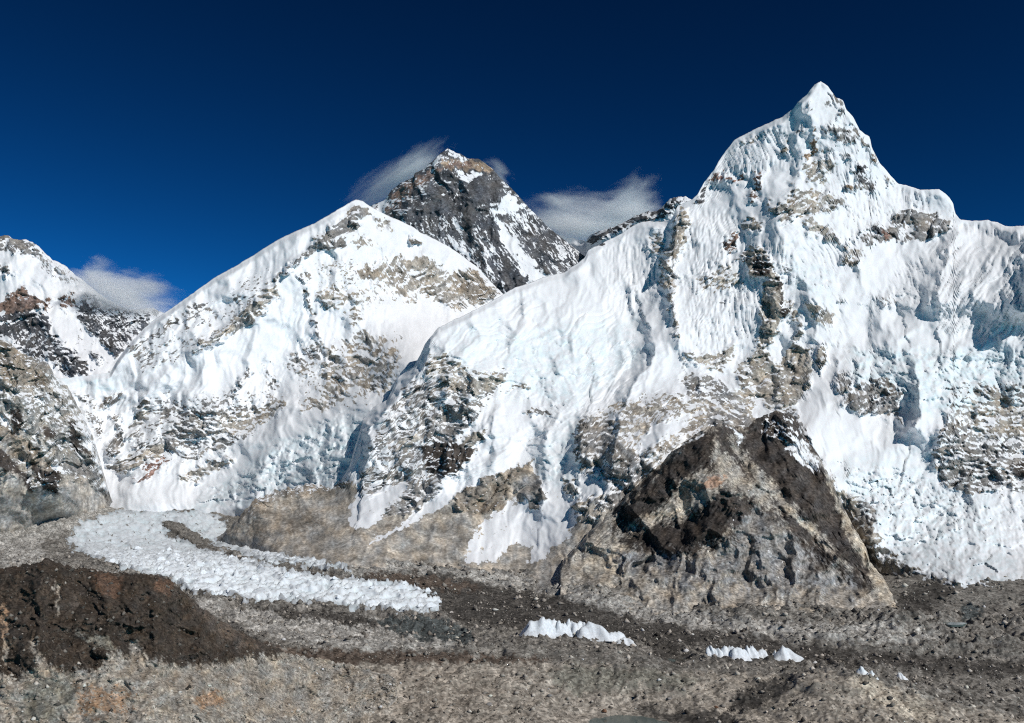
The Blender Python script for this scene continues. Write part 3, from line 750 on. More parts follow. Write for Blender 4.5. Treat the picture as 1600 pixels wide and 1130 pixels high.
# --- white shoulder peak with the saddle on its left and the icefall at its foot
build_face('snow_mountain',
    "40,606 70,596 95,591 130,588 172,582 185,560 200,540 218,520 240,500 262,486 300,459 332,436 376,411 400,396 433,375 497,346 550,315 556,312 566,314 579,323 608,338 643,353 656,363 700,384 717,396 743,415 783,457 820,490",
    "40,812 150,800 200,806 290,808 340,812 400,812 470,800 560,790 640,800 700,700 820,600",
    "40,606,4600 95,591,4600 172,582,4700 262,486,5000 400,396,5400 556,312,5800 650,358,6100 717,396,6300 783,457,6400 820,490,6300 300,550,4850 450,500,5050 560,450,5350 650,480,5650 560,560,4900 450,600,4750 600,560,4600 700,520,5500 300,640,4620 200,640,4650 130,640,4600 575,640,4110 556,690,3990 556,740,3800 610,610,4260 650,565,4350 520,690,4060 480,705,4110 450,700,4180 700,640,4200 350,730,4300 250,700,4430 170,720,4450 130,700,4430 100,760,4200 200,760,4230 300,765,4220 500,740,3900 450,760,3960 400,770,4030",
    [
        Z(-.4, 't', "470,530 640,515 625,625 540,645 455,645", ang=50, an=2, sc=6, soft=10, rough=.55), Z(-.4, 't', "490,400 680,400 690,480 490,490", sc=6, soft=10, rough=.5), Z(-.3, 'g', "200,620 420,600 400,690 220,740", ang=-28, an=2.5, sc=6, soft=10, rough=.55), Z(-.45, 'g', "200,540 420,410 440,440 300,560 210,590", ang=-38, an=3, sc=5, soft=8, rough=.4),
        Z(.8, 'g', "553,322 576,325 582,334 566,339 556,344 566,354 548,365 540,386 518,391 496,387 489,373 512,356 533,341", ang=-50, an=2.2, sc=6, soft=3, amp=.6),
        Z(.1, 't', "581,337 613,342 618,364 587,360", ang=30, an=2, sc=6),
        Z(.1, 't', "547,363 582,370 598,389 549,389", ang=20, an=2, sc=6),
        Z(.45, 'g', "486,382 496,388 472,408 449,426 427,440 416,441 433,430 464,406", ang=-40, an=3, sc=5, soft=3),
        Z(.1, 'g', "470,418 492,430 481,446 462,440", sc=6), 
        Z(.6, 't', "432,440 436,462 416,480 392,506 366,520 330,540 304,547 316,534 340,518 360,502 388,480 408,462", ang=-42, an=3.2, sc=6, soft=4, amp=.85),
        Z(.85, 'g', "365,505 392,488 398,500 370,516", ang=-40, an=3, sc=5, soft=3),
        Z(.05, 'g', "245,505 300,475 330,470 300,500 260,520", ang=-38, an=4, sc=4, amp=.7),
        Z(-.1, 'g', "200,545 235,515 262,512 250,530 215,560", ang=-50, an=4, sc=4, amp=.8),
        Z(.3, 't', "565,425 587,417 629,396 642,406 671,401 700,420 711,425 738,420 783,460 760,472 738,482 712,492 698,476 674,458 650,450 624,464 597,440", ang=35, an=2, sc=7, amp=.9),
        Z(.75, 'tb', "560,428 582,418 598,430 585,445 568,440", sc=6, soft=4, amp=.7),
        Z(.7, 't', "650,400 668,402 700,450 705,476 690,470 670,440", ang=60, an=2.4, sc=7, soft=4, amp=.8),
        Z(.75, 'tb', "712,426 737,420 760,440 783,459 760,470 735,470 715,450", ang=40, an=2, sc=7, soft=4, amp=.7),
        Z(.7, 'tb', "641,368 656,374 659,382 646,384", sc=5, soft=3),
        Z(.15, 't', "498,455 525,450 560,458 578,462 565,477 540,472 512,482 498,475", ang=15, an=2, sc=6, amp=.9),
        Z(.55, 'g', "473,450 480,450 487,472 495,500 504,538 497,538 488,500 478,474", ang=75, an=3, sc=5, soft=2),
        Z(-.05, 't', "530,482 560,480 575,500 555,515 540,510", sc=7, amp=.9),
        Z(.2, 't', "550,520 575,520 618,548 623,565 603,600 579,613 552,602 544,583 540,545", ang=50, an=2, sc=7, amp=.95),
        Z(.45, 't', "504,545 520,545 541,590 541,604 526,626 512,639 470,639 491,626 502,610 502,583", ang=65, an=2, sc=7, amp=.85),
        Z(.05, 'g', "448,556 486,540 507,538 507,556 486,577 459,588 446,572", ang=-12, an=2.5, sc=6, amp=.9),
        Z(.4, 'g', "390,573 394,582 372,607 364,626 360,620 369,598", ang=-55, an=3, sc=5, soft=2),
        Z(-.1, 'g', "405,560 425,555 440,600 430,640 415,620", ang=70, an=3, sc=6, amp=.9),
        Z(.5, 'g', "281,650 337,634 332,648 372,645 400,637 400,654 369,664 318,682 289,698 265,704 239,714 191,739 175,736 167,727 218,711 244,690 268,669", ang=-28, an=3, sc=6, soft=4, amp=.85),
        Z(.95, 't', "168,727 218,711 250,690 262,702 239,714 191,738", ang=-25, an=2, sc=7, soft=3, amp=.4),
        Z(.3, 't', "345,655 414,633 443,620 447,632 433,650 401,668 358,692 330,690", ang=-30, an=3, sc=6, amp=.9),
        Z(.5, 't', "281,743 318,725 353,714 364,719 356,731 313,749 292,757", ang=-25, an=3, sc=6, soft=4, amp=.8),
        Z(.05, 'r', "257,706 268,712 255,734 223,757 204,754 233,725", ang=-50, an=5, sc=4, amp=.9),
        Z(0, 'g', "290,690 330,690 380,672 360,700 310,720 280,725", ang=-28, an=3, sc=6, amp=.8),
        Z(.85, 'g', "172,650 187,647 192,671 192,698 175,718 164,710 172,688 184,672", ang=80, an=2, sc=6, soft=3, amp=.7),
        Z(.55, 't', "225,618 236,634 234,653 212,670 202,667 212,648", sc=6, soft=3), Z(.6, 'g', "196,681 220,669 222,680 202,689", sc=5, soft=3), Z(.6, 'g', "207,698 220,682 224,701 212,707", sc=5, soft=3),
        Z(.5, 'g', "164,626 190,609 193,619 175,635 152,641 156,630", ang=-25, an=2, sc=6, soft=3), Z(.15, 'g', "112,614 148,620 150,632 141,636 125,630", sc=6),
        Z(.0, 'g', "130,640 160,650 165,700 158,690 140,665", ang=60, an=2, sc=6),
    ], -1.15, 't', 260, MAT['mid'], step=1.7,
    ridges=[("556,314 490,385 430,448 340,525 240,600 190,660", 170, 130, 110), ("610,350 560,440 545,540 530,625", 70, 50, 50), ("660,380 690,450 720,490", 60, 40, 40), ("478,440 492,500 505,545 515,610", 50, 30, 40), ("400,560 360,625 330,660", 35, 20, 30), ("232,610 215,665 190,700", 30, 12, 20)],
    flutes=[("505,395 640,372 655,410 560,430 505,425", 2, 7, .16), ("430,480 500,470 495,560 440,560", -25, 9, .1), ("560,480 690,490 690,540 600,540", 5, 9, .08), ("380,580 450,580 440,650 350,660", -30, 8, .12)],
    ice=[("80,590 170,588 195,600 180,618 150,616 110,604", .5), ("400,690 640,630 580,700 570,770 330,800 290,800 380,730", .35), ("440,500 470,470 450,540 400,590 390,560", .2)],
    chaos=[("470,668 560,645 622,632 585,690 566,760 480,768 400,778 330,795 300,800 310,775 360,752 410,722 440,690", .6), ("480,690 580,680 570,720 500,730", .85)],
    dirt=[("290,815 310,775 420,735 540,715 560,740 545,765 440,770 390,800 350,820", .22)],
    edge_noise=.8, ledge=.9, rough=.95, foot_skip=(370, 2000),
    kind='structure', category='mountain', label='broad white shoulder peak with tan rock bands, icefall at its foot, before the dark pyramid')

# --- big white wall on the right with its shelf of ice, cliffs and pale scree apron
build_face('snow_mountain',
    "335,842 350,832 365,818 382,798 400,779 440,764 490,758 520,755 536,746 546,728 553,705 560,680 567,655 584,636 605,625 613,609 621,591 647,572 656,556 664,537 685,512 711,499 748,482 783,462 804,450 825,443 850,433 881,426 900,412 913,404 919,391 929,386 953,374 971,365 987,354 1000,348 1014,346 1038,346 1049,343 1059,321 1070,317 1080,313 1091,302 1101,283 1115,267 1123,251 1133,238 1147,219 1165,209 1186,199 1208,189 1224,182 1240,169 1245,161 1258,150 1271,134 1282,127 1293,134 1299,142 1306,152 1317,157 1322,172 1333,182 1343,203 1359,214 1362,230 1370,246 1375,256 1388,270 1403,287 1425,292 1441,297 1467,295 1481,306 1489,317 1492,333 1500,343 1518,345 1542,344 1558,348 1571,354 1598,353 1640,345 1760,360 1900,420",
    "335,849 362,857 400,868 430,877 480,888 546,899 640,905 700,905 760,915 820,925 870,942 905,945 1000,800 1050,760 1110,730 1180,720 1250,720 1290,800 1330,872 1380,896 1420,905 1500,924 1600,942 1900,960",
    "685,512,4250 664,540,4220 620,595,4150 570,650,4000 560,720,3740 783,460,4550 850,433,4850 913,400,5050 1000,348,5250 1060,320,5250 1123,251,5350 1208,189,5420 1282,127,5420 1343,203,5420 1403,287,5400 1466,296,5300 1500,343,5230 1598,353,5100 1760,360,4900 1900,420,4700 "
    "1000,490,4720 1060,520,4450 900,500,4480 1200,560,4380 1130,450,4700 1280,350,4950 1280,450,4650 1380,420,4780 1350,520,4500 1450,520,4420 1600,530,4330 1550,430,4750 750,540,4180 850,540,4300 950,560,4330 700,585,4000 800,610,3950 900,620,3980 1000,620,3980 1100,630,3900 1200,640,3920 1300,600,4080 1420,590,4100 1550,600,4080 "
    "600,690,3800 680,700,3690 760,680,3680 850,720,3560 950,720,3420 990,752,3235 1046,704,3340 940,802,3120 892,857,3010 1264,684,3560 1306,762,3300 1355,850,3000 1050,668,3480 1150,660,3650 1310,700,3600 1420,700,3700 1550,700,3700 600,780,3440 700,800,3340 800,790,3360 890,800,3240 400,779,3700 460,764,3800 520,757,3780 545,745,3720 460,800,3620 520,790,3560 400,800,3600 1400,800,3290 1320,772,3330 1342,802,3250 1382,852,3060 1330,740,3440 1365,785,3340 1420,850,3085 1500,820,3200 1600,840,3150 1750,700,3600 1000,800,3230 1110,730,3430 1250,720,3540 1290,790,3340",
    [
        Z(-.1, 'g', "640,590 790,575 775,620 725,680 742,705 690,762 620,815 560,770 568,700 600,640", ang=-35, an=2.2, sc=6, soft=8, amp=1.0, rough=.75),
        Z(-.1, 't', "975,620 1180,600 1185,690 1040,720 1000,760 900,742 905,650", sc=6, soft=8, amp=1.0, rough=.8), 
        Z(-.15, 'g', "1485,600 1640,590 1640,770 1500,775 1450,720", sc=6, soft=8, amp=1.0, rough=.8), 
        # upper wall
        Z(.75, 't', "1061,319 1075,330 1078,346 1073,362 1073,378 1061,397 1054,413 1044,405 1032,390 1046,381 1046,364 1056,344", ang=75, an=1.8, sc=6, soft=3, amp=.9),
        Z(.3, 't', "1013,367 1034,354 1037,371 1032,394 1020,396 1013,383", sc=6, amp=.9),
        Z(.45, 't', "1026,404 1044,406 1054,416 1060,441 1052,467 1056,490 1066,534 1057,530 1047,486 1034,448 1028,422", ang=75, an=2, sc=6, soft=3, amp=.9),
        Z(.35, 't', "1157,354 1172,337 1194,352 1188,360 1168,364", sc=5, soft=4, amp=.9), Z(.6, 'b', "1128,372 1141,366 1155,362 1155,375 1142,394 1131,389", sc=5, soft=3, amp=.8),
        Z(.4, 'g', "1147,408 1168,393 1180,384 1197,392 1204,412 1200,424 1176,429 1167,413", sc=6, soft=4, amp=.9),
        Z(.1, 't', "1087,432 1118,414 1138,414 1161,430 1161,449 1134,456 1104,458 1087,455", ang=10, an=2, sc=6, amp=1.0), Z(-.1, 'g', "1116,473 1153,463 1158,470 1130,481", sc=5, amp=.9),
        Z(.5, 'k', "931,377 953,373 943,384 923,388", sc=5, soft=3), Z(.5, 'k', "1086,308 1104,293 1101,317 1087,318", ang=-55, an=3, sc=5, soft=3),  # second patch: shade in the crest corner, painted as dark colour
        Z(.35, 'g', "1294,141 1300,149 1318,157 1321,168 1315,181 1309,184 1311,167 1290,167 1286,161 1296,151", ang=50, an=2, sc=5, soft=3, amp=.95),
        Z(.2, 'g', "1282,198 1315,192 1338,212 1336,226 1306,224 1298,210 1284,206", ang=15, an=2, sc=5, soft=4, amp=1.0), Z(.15, 'g', "1333,192 1347,209 1360,219 1363,232 1338,217", ang=35, an=2, sc=5, soft=3, amp=.9),
        Z(-.05, 'g', "1262,160 1272,152 1268,172 1262,176", sc=4, soft=2), Z(0, 'g', "1238,198 1256,196 1258,212 1242,212", sc=4, amp=.9),
        Z(.4, 'y', "1274,195 1279,208 1277,223 1284,233 1271,245 1259,253 1253,247 1265,229 1271,213", ang=-65, an=2, sc=6, soft=3, amp=.8),
        Z(.12, 't', "1284,228 1306,229 1306,256 1298,276 1286,296 1259,287 1243,264 1259,256 1274,248", sc=6, amp=.95), Z(.28, 't', "1236,287 1259,295 1286,300 1317,305 1326,319 1302,327 1267,339 1228,335 1197,331 1197,315 1228,315", ang=20, an=2, sc=6, amp=.95),
        Z(.75, 'tb', "1228,313 1238,307 1255,313 1255,323 1232,327", sc=5, soft=3, amp=.7),
        Z(.25, 'b', "1181,270 1191,272 1189,295 1187,315 1166,315 1168,301 1179,291", sc=5, amp=.95), Z(.7, 'r', "1179,268 1189,270 1191,280 1182,282", sc=5, soft=2),
        Z(.15, 'r', "1100,290 1118,268 1140,270 1168,276 1162,287 1120,285", sc=5, amp=.9), Z(.15, 't', "1226,213 1234,217 1232,245 1220,237 1221,225", sc=5, amp=.9), Z(0, 't', "1150,220 1190,205 1200,212 1160,232", ang=60, an=2.5, sc=5, amp=.9),
        Z(.35, 'g', "1310,241 1330,241 1332,247 1312,246", ang=0, an=4, sc=4, soft=2), Z(.3, 'k', "1345,253 1355,252 1357,272 1368,291 1338,291 1335,268", ang=70, an=2, sc=5, soft=3, amp=.9),  # second patch: half-shaded rock, its shade put into the dark colour
        Z(.6, 'y', "1318,289 1333,289 1334,296 1318,295", ang=0, an=3, sc=4, soft=2), Z(.5, 'g', "1337,287 1368,290 1367,299 1338,296", an=3, sc=4, soft=2), Z(.7, 'y', "1362,236 1372,253 1370,258 1362,248", sc=5, soft=2), Z(.15, 't', "1374,276 1400,283 1402,288 1384,287", ang=20, an=3, sc=4, soft=2),
        Z(.42, 't', "1197,320 1259,324 1274,343 1311,366 1314,375 1290,378 1285,368 1261,366 1263,349 1244,338 1224,354 1214,338 1197,332", ang=35, an=1.8, sc=6, soft=4, amp=.9),
        Z(.35, 't', "1305,377 1348,390 1352,406 1337,419 1316,412 1319,394", ang=45, an=1.6, sc=6, soft=4, amp=.9),
        Z(.35, 'g', "1331,374 1362,358 1384,360 1390,376 1374,381 1356,387", ang=-20, an=2, sc=5, soft=4, amp=.9),
        Z(.75, 'g', "1364,355 1391,350 1396,337 1411,328 1420,326 1449,330 1489,346 1466,368 1442,381 1430,374 1402,378 1384,376", ang=5, an=2, sc=8, soft=3, amp=.5),
        Z(.9, 'k', "1365,356 1378,355 1376,368 1368,364", sc=5, soft=2), Z(.95, 'r', "1380,361 1389,359 1391,372 1382,376", sc=5, soft=2, amp=.4),
        Z(-.4, 'g', "1405,350 1430,345 1430,375 1400,378", ang=70, an=3, sc=6),
        # rock tower and its neighbours
        Z(.95, 't', "1171,386 1191,388 1205,411 1217,435 1225,460 1229,491 1222,496 1214,524 1208,538 1186,540 1188,500 1193,448 1200,431 1172,429 1166,402", ang=75, an=1.8, sc=7, soft=3, amp=.55),
        Z(1.05, 'd2', "1176,400 1198,405 1206,420 1190,432 1176,425", sc=6, soft=4, amp=.7), Z(1, 'd2', "1212,432 1218,436 1230,490 1224,494", soft=2, sc=5, amp=.4),  # second patch: shading down the tower's right side, painted dark
        Z(.3, 't', "1228,464 1238,472 1244,486 1257,511 1253,526 1236,540 1245,515 1232,490", sc=6, soft=3, amp=.9), Z(.25, 't', "1255,466 1277,474 1306,486 1308,495 1294,515 1270,498 1259,482", ang=30, an=2, sc=6, soft=4, amp=.9),
        Z(.15, 'g', "1220,415 1236,417 1234,425 1222,424", sc=4, soft=3), Z(-.05, 'g', "1228,434 1247,434 1246,442 1230,441", sc=4, soft=3), Z(.2, 'g', "1305,463 1319,474 1316,478 1305,476", sc=4, soft=3),
        Z(.0, 'g', "1368,462 1392,458 1400,475 1380,485", sc=5, soft=4),
        Z(.85, 't', "1181,531 1210,523 1197,544 1216,567 1232,544 1250,513 1258,518 1245,537 1269,545 1272,566 1264,608 1241,636 1203,638 1181,620 1172,590 1170,566 1181,545", ang=70, an=1.7, sc=7, soft=4, amp=.65),
        Z(-.9, 't', "1219,498 1245,510 1237,534 1211,566 1201,550 1215,523", ang=70, an=3, sc=6, soft=3),
        Z(.3, 't', "1067,552 1110,552 1147,539 1147,556 1128,582 1112,577 1070,563", ang=10, an=2, sc=6, soft=4, amp=.95), Z(.3, 'g', "1059,592 1096,582 1123,590 1152,624 1176,637 1155,646 1133,628 1110,628 1080,620", ang=30, an=2, sc=6, soft=4, amp=1.0),
        Z(.35, 't', "1147,575 1170,560 1176,620 1160,618", sc=6, amp=.9),
        Z(.25, 't', "979,636 1048,613 1101,624 1139,645 1126,661 1086,670 1059,681 1006,662 979,667", ang=10, an=2, sc=6, soft=4, amp=1.0), Z(.7, 'g', "1100,640 1130,645 1160,650 1180,660 1180,700 1110,690", sc=7, soft=4, amp=.7), Z(.4, 'g', "1200,640 1245,640 1290,735 1310,780 1290,780 1240,700", sc=7, soft=4),
        # shelf cliffs
        Z(.6, 'g', "919,654 956,656 958,700 938,734 911,729 892,708 900,664", ang=75, an=1.6, sc=6, soft=3, amp=.8), Z(.85, 'g', "961,682 988,704 1015,717 1022,737 991,756 959,750 945,737", ang=80, an=1.8, sc=7, soft=3, amp=.7),
        Z(.35, 't', "968,635 1036,635 1076,656 1050,697 1030,710 1000,705 990,678 970,660", sc=6, amp=.9), Z(-.7, 't', "1020,664 1073,651 1062,678 1009,702 995,720 1000,690", ang=-40, an=3, sc=6, soft=4),
        Z(.75, 't', "880,790 930,779 970,776 962,795 917,819 890,809", ang=-20, an=1.6, sc=7, soft=4, amp=.6), Z(.4, 'g', "879,757 898,752 903,765 879,768", sc=5, soft=3), Z(.7, 'g', "940,740 990,757 1010,745 960,800 920,785 960,770", sc=6, soft=4, amp=.7),
        Z(.3, 't', "669,551 706,556 730,575 738,584 786,580 794,588 770,609 743,620 690,609 687,594 666,593 664,572", ang=-15, an=2, sc=6, soft=4, amp=.95), Z(.95, 't', "735,597 786,581 795,588 768,609 737,617", ang=-15, an=2, sc=7, soft=3, amp=.45), Z(.8, 't', "688,592 730,592 735,610 700,612", sc=6, soft=4, amp=.7),
        Z(.5, 'g', "645,600 688,600 684,631 664,637 634,642 630,622", ang=70, an=1.8, sc=6, soft=4, amp=.85), Z(.65, 'g', "703,633 733,633 749,644 728,666 714,686 693,682 669,686 665,655 688,641", ang=75, an=1.6, sc=6, soft=4, amp=.85), Z(.4, 't', "612,700 645,675 664,680 640,698 615,706", ang=-30, an=2, sc=6, soft=3),
        Z(.75, 'd2', "685,686 743,702 733,716 712,732 696,743 666,732 657,716 674,697", ang=70, an=1.6, sc=7, soft=4, amp=.75), Z(.8, 't', "725,686 746,673 762,670 763,681 749,690 727,698", sc=6, soft=3, amp=.6), Z(.4, 't', "804,604 828,599 829,606 782,611", sc=5, soft=2), Z(.3, 'g', "820,640 850,638 870,642 845,648 822,650", sc=5, soft=3, an=3),
        Z(.3, 'g', "561,733 600,735 646,740 646,759 625,762 614,751 593,770 566,765", ang=-10, an=2, sc=6, soft=3, amp=.9), Z(.8, 'd2', "659,700 733,700 740,708 718,735 696,751 670,738 659,719", ang=75, an=1.7, sc=7, soft=3, amp=.7), Z(.1, 'g', "620,715 660,715 670,740 640,742", sc=6, soft=4, amp=1.0),
        Z(.6, 'g', "614,780 686,750 688,766 648,802 628,818 601,815 600,802", ang=-35, an=2, sc=7, soft=4, amp=.8),
        # scree apron
        Z(1.3, 'l', "340,815 380,785 400,772 440,762 545,755 560,768 548,800 545,822 575,825 590,812 640,802 690,772 740,737 770,732 830,716 840,740 835,765 800,800 745,835 735,872 770,880 800,850 830,830 862,850 890,862 960,800 1000,770 1000,830 930,960 340,960", soft=5, amp=.2, rough=.3),
        Z(1.2, 'tb', "378,806 395,798 430,790 480,800 500,815 470,832 430,836 395,831", ang=70, an=2, sc=6, amp=.4, soft=10, rough=.4, feather=.8), Z(1.2, 'tb', "752,737 805,726 832,720 828,738 803,753 789,782 765,804 726,806 702,780 705,766", sc=8, amp=.3, soft=4, rough=1.0),
        Z(1.2, 'l', "845,876 878,843 900,812 925,816 960,794 978,778 1002,756 1005,780 900,872 870,895", soft=4, amp=.3, rough=.4),
        Z(.3, 'tb', "372,815 400,774 440,760 520,751 548,742 548,764 500,772 440,778 400,797", soft=6, sc=6, amp=1.1, rough=.6),
        Z(-.95, 'l', "542,816 560,795 585,771 625,757 634,766 594,806 582,820 560,825", ang=-40, an=5, sc=6, soft=4, amp=.9), Z(-1.1, 'l', "570,855 640,808 660,790 700,763 718,742 765,717 832,690 855,700 815,727 765,746 726,765 708,778 692,791 648,815 606,840", ang=-35, an=5, sc=5, soft=1.5, amp=.4),
        Z(-.6, 'l', "727,876 731,843 755,818 792,782 808,770 804,798 796,825 766,860 750,884", ang=-55, an=6, sc=5, soft=4, amp=1.0), Z(-.85, 'l', "835,740 853,698 892,698 884,732 879,766 903,812 884,843 846,871 823,885 830,858 800,850 825,804 840,800", ang=-75, an=6, sc=6, soft=5, amp=.8),
        Z(1.1, 'g', "805,762 829,742 846,750 851,772 838,799 824,788", sc=7, soft=2, amp=.4, rough=.8), Z(.6, 't', "880,740 900,750 905,775 885,775", sc=6, soft=3),
        # right side
        Z(.6, 't', "1274,531 1293,539 1291,566 1280,582 1275,560", sc=6, soft=3), Z(.5, 'g', "1306,584 1327,582 1333,598 1314,619 1305,611", sc=6, soft=3, amp=.8),
        Z(.55, 'g', "1343,595 1386,587 1410,608 1404,643 1412,661 1396,653 1364,648 1340,648 1317,632 1327,611", ang=-60, an=2.2, sc=6, soft=4, amp=.95),
        Z(.15, 't', "1497,645 1545,600 1566,619 1600,640 1700,650 1700,690 1600,684 1526,680 1487,673", ang=20, an=1.8, sc=6, amp=1.0), Z(.4, 'g', "1457,708 1479,671 1518,666 1526,698 1572,703 1560,735 1583,740 1570,757 1525,773 1492,764 1468,754 1465,732", ang=5, an=2, sc=6, soft=5, amp=1.0), Z(.8, 'g', "1468,735 1500,730 1520,740 1525,770 1492,762 1470,752", sc=6, soft=4, amp=.8), Z(.8, 'd2', "1579,721 1700,727 1700,760 1585,743", sc=6, soft=3),
        Z(.7, 't', "1293,737 1314,764 1335,777 1359,814 1378,846 1359,856 1338,837 1327,810 1306,778", ang=55, an=2, sc=6, soft=4, amp=.7), Z(.3, 'g', "1335,775 1370,788 1376,810 1359,822", sc=6, soft=4, amp=.9),
        Z(.55, 'gr', "1338,848 1378,846 1410,874 1450,893 1520,917 1640,945 1640,970 1400,940", ang=20, an=3, sc=8, soft=10, amp=.9),
    ], -1.15, 't', 320, MAT['mid'], step=1.85,
    ridges=[
        ("686,512 672,545 664,575 642,595 617,625 594,655 577,668 578,690 570,738", 170, 14, 70),
        ("1060,322 1050,380 1042,420 1050,470 1062,540", 110, 20, 60), ("992,445 981,462 987,482 996,500", 50, 6, 30), ("1033,455 1012,498 1000,515", 55, 20, 20),
        ("1014,515 1024,545 1014,573 990,602 970,645 962,690 950,746", 130, 12, 70), ("917,645 910,680 905,728", 105, 13, 50),
        ("1500,348 1482,395 1472,428 1464,460 1466,500", 190, 36, 70), ("1625,355 1612,420 1618,510", 420, 60, 100), ("1309,555 1306,590 1309,618", 60, 16, 40),
        ("1352,555 1346,585 1334,600", 80, 26, 40), ("1425,556 1437,600 1436,650 1425,690", 170, 34, 60), ("1585,598 1580,632", 70, 26, 40), ("1288,440 1292,462 1294,478", 40, 12, 24),
        ("1283,130 1268,200 1232,320 1202,400 1212,480 1195,600", 120, 80, 100), ("1205,330 1250,430 1290,520 1312,552", 60, 45, 45), ("1282,128 1262,155 1246,170", 45, 12, 50), ("1322,170 1340,230 1345,260 1330,300", 70, 40, 30),
        ("818,748 822,786", 30, 12, 16), ("853,700 851,760 844,818", 45, 10, 40), ("790,625 742,680 702,735 657,792", 40, 8, 40), ("1440,296 1420,330 1395,345", 40, 20, 30), ("1360,290 1372,330 1362,360", 30, 14, 24),
        ("700,600 690,640 668,690", 40, 10, 25), ("735,600 722,660 700,700 690,740", 45, 9, 30), ("880,640 850,690 845,710", 40, 14, 30), ("1130,640 1150,680 1180,720", 40, 30, 30), ("1500,600 1480,660 1455,720", 50, 20, 40), ("830,470 815,500 800,540", 25, 10, 40),
        ("790,585 760,590 735,580", 30, 30, 12),
        ("688,543 705,553 722,560 742,571", 26, 6, 70), ("864,560 872,575 881,590", 28, 5, 24), ("812,470 822,488 818,502", 26, 5, 24), ("772,650 770,686", 40, 7, 34), ("1001,712 1002,750", -45, 9, 12),
        ("950,605 968,612 985,600", 40, 8, 26), ("745,500 735,520 722,545", 14, 8, 26), ("770,500 762,530 770,548", 14, 8, 26), ("915,545 925,560 930,575", 22, 5, 24), ("1255,440 1270,455 1280,475 1288,500", 30, 10, 30),
        ("1490,640 1470,680 1450,710", 30, 10, 30), ("1520,400 1500,440 1490,470", 50, 14, 30), ("1560,390 1530,440 1515,480", 50, 14, 30), ("1590,470 1560,500 1540,530", 40, 12, 26), ("1340,545 1400,552 1460,556 1560,560", 30, 8, 50),
    ],
    flutes=[("990,555 900,615 800,678 700,755 720,760 830,702 920,652 1005,600", -52, 13, .12), ("720,500 800,470 960,480 960,520 800,540 700,550", -60, 22, .1), ("1120,255 1150,222 1210,193 1240,205 1228,262 1180,275 1130,295", 20, 8, .24), ("1055,325 1140,330 1170,365 1130,425 1080,432 1060,400", 10, 7, .24), ("935,388 1020,376 1034,430 1022,480 960,505 938,460", 0, 8, .2), ("1330,290 1450,290 1450,328 1400,348 1368,358 1330,385 1310,335", 0, 8, .28),
            ("1140,380 1235,370 1245,430 1165,540 1075,535 1060,430", 8, 8, .2), ("1495,345 1640,350 1640,378 1505,372", 2, 7, .26), ("1285,240 1338,236 1338,292 1300,300", 8, 7, .2), ("1225,220 1265,215 1262,262 1235,265", 10, 9, .14), ("1170,560 1060,560 1060,470 1180,440", 5, 8, .18), ("1090,260 1130,250 1150,300 1080,330", 25, 7, .2), ("1450,380 1640,380 1640,540 1470,520", -35, 15, .14),
            ("1210,330 1300,350 1330,420 1240,420", 35, 9, .14), ("1400,420 1450,390 1450,470 1380,470", 20, 8, .18), ("1500,730 1640,740 1640,880 1500,860", 12, 16, .05)],
    ice=[("700,520 780,500 800,530 740,590 690,560", .25), ("800,520 1000,490 1000,560 900,640 830,720 860,760 900,760 905,640 780,600", .35), ("1330,545 1600,545 1600,640 1440,650 1330,600", .5), ("1300,720 1460,690 1560,780 1600,930 1400,880 1340,830", .25), ("1230,400 1300,420 1300,480 1240,450", .3)],
    chaos=[("705,545 800,522 990,520 1005,560 960,600 905,640 868,690 835,715 795,690 850,640 765,612 740,585", .28), ("1310,725 1400,735 1470,760 1520,785 1500,850 1420,860 1355,822", .85), ("1325,545 1600,548 1640,640 1530,620 1440,640 1320,590", .55), ("1230,415 1300,425 1300,475 1240,450", .4), ("1370,800 1500,778 1640,785 1640,950 1480,920 1400,885", .5), ("840,690 890,690 885,740 850,760", .5), ("1340,460 1440,440 1450,480 1350,490", .3)],
    dirt=[("1380,850 1640,870 1640,960 1480,930 1390,890", .2)], edge_band=((340, 380, 530, 560, 2000), (2, 5, 5, 1, .9)), ledge=.75, rough=.9, snow_rough=.8, foot_skip=(895, 1325),
    kind='structure', category='mountain', label='huge white fluted mountain wall with pointed summit, ice shelf and pale scree apron')

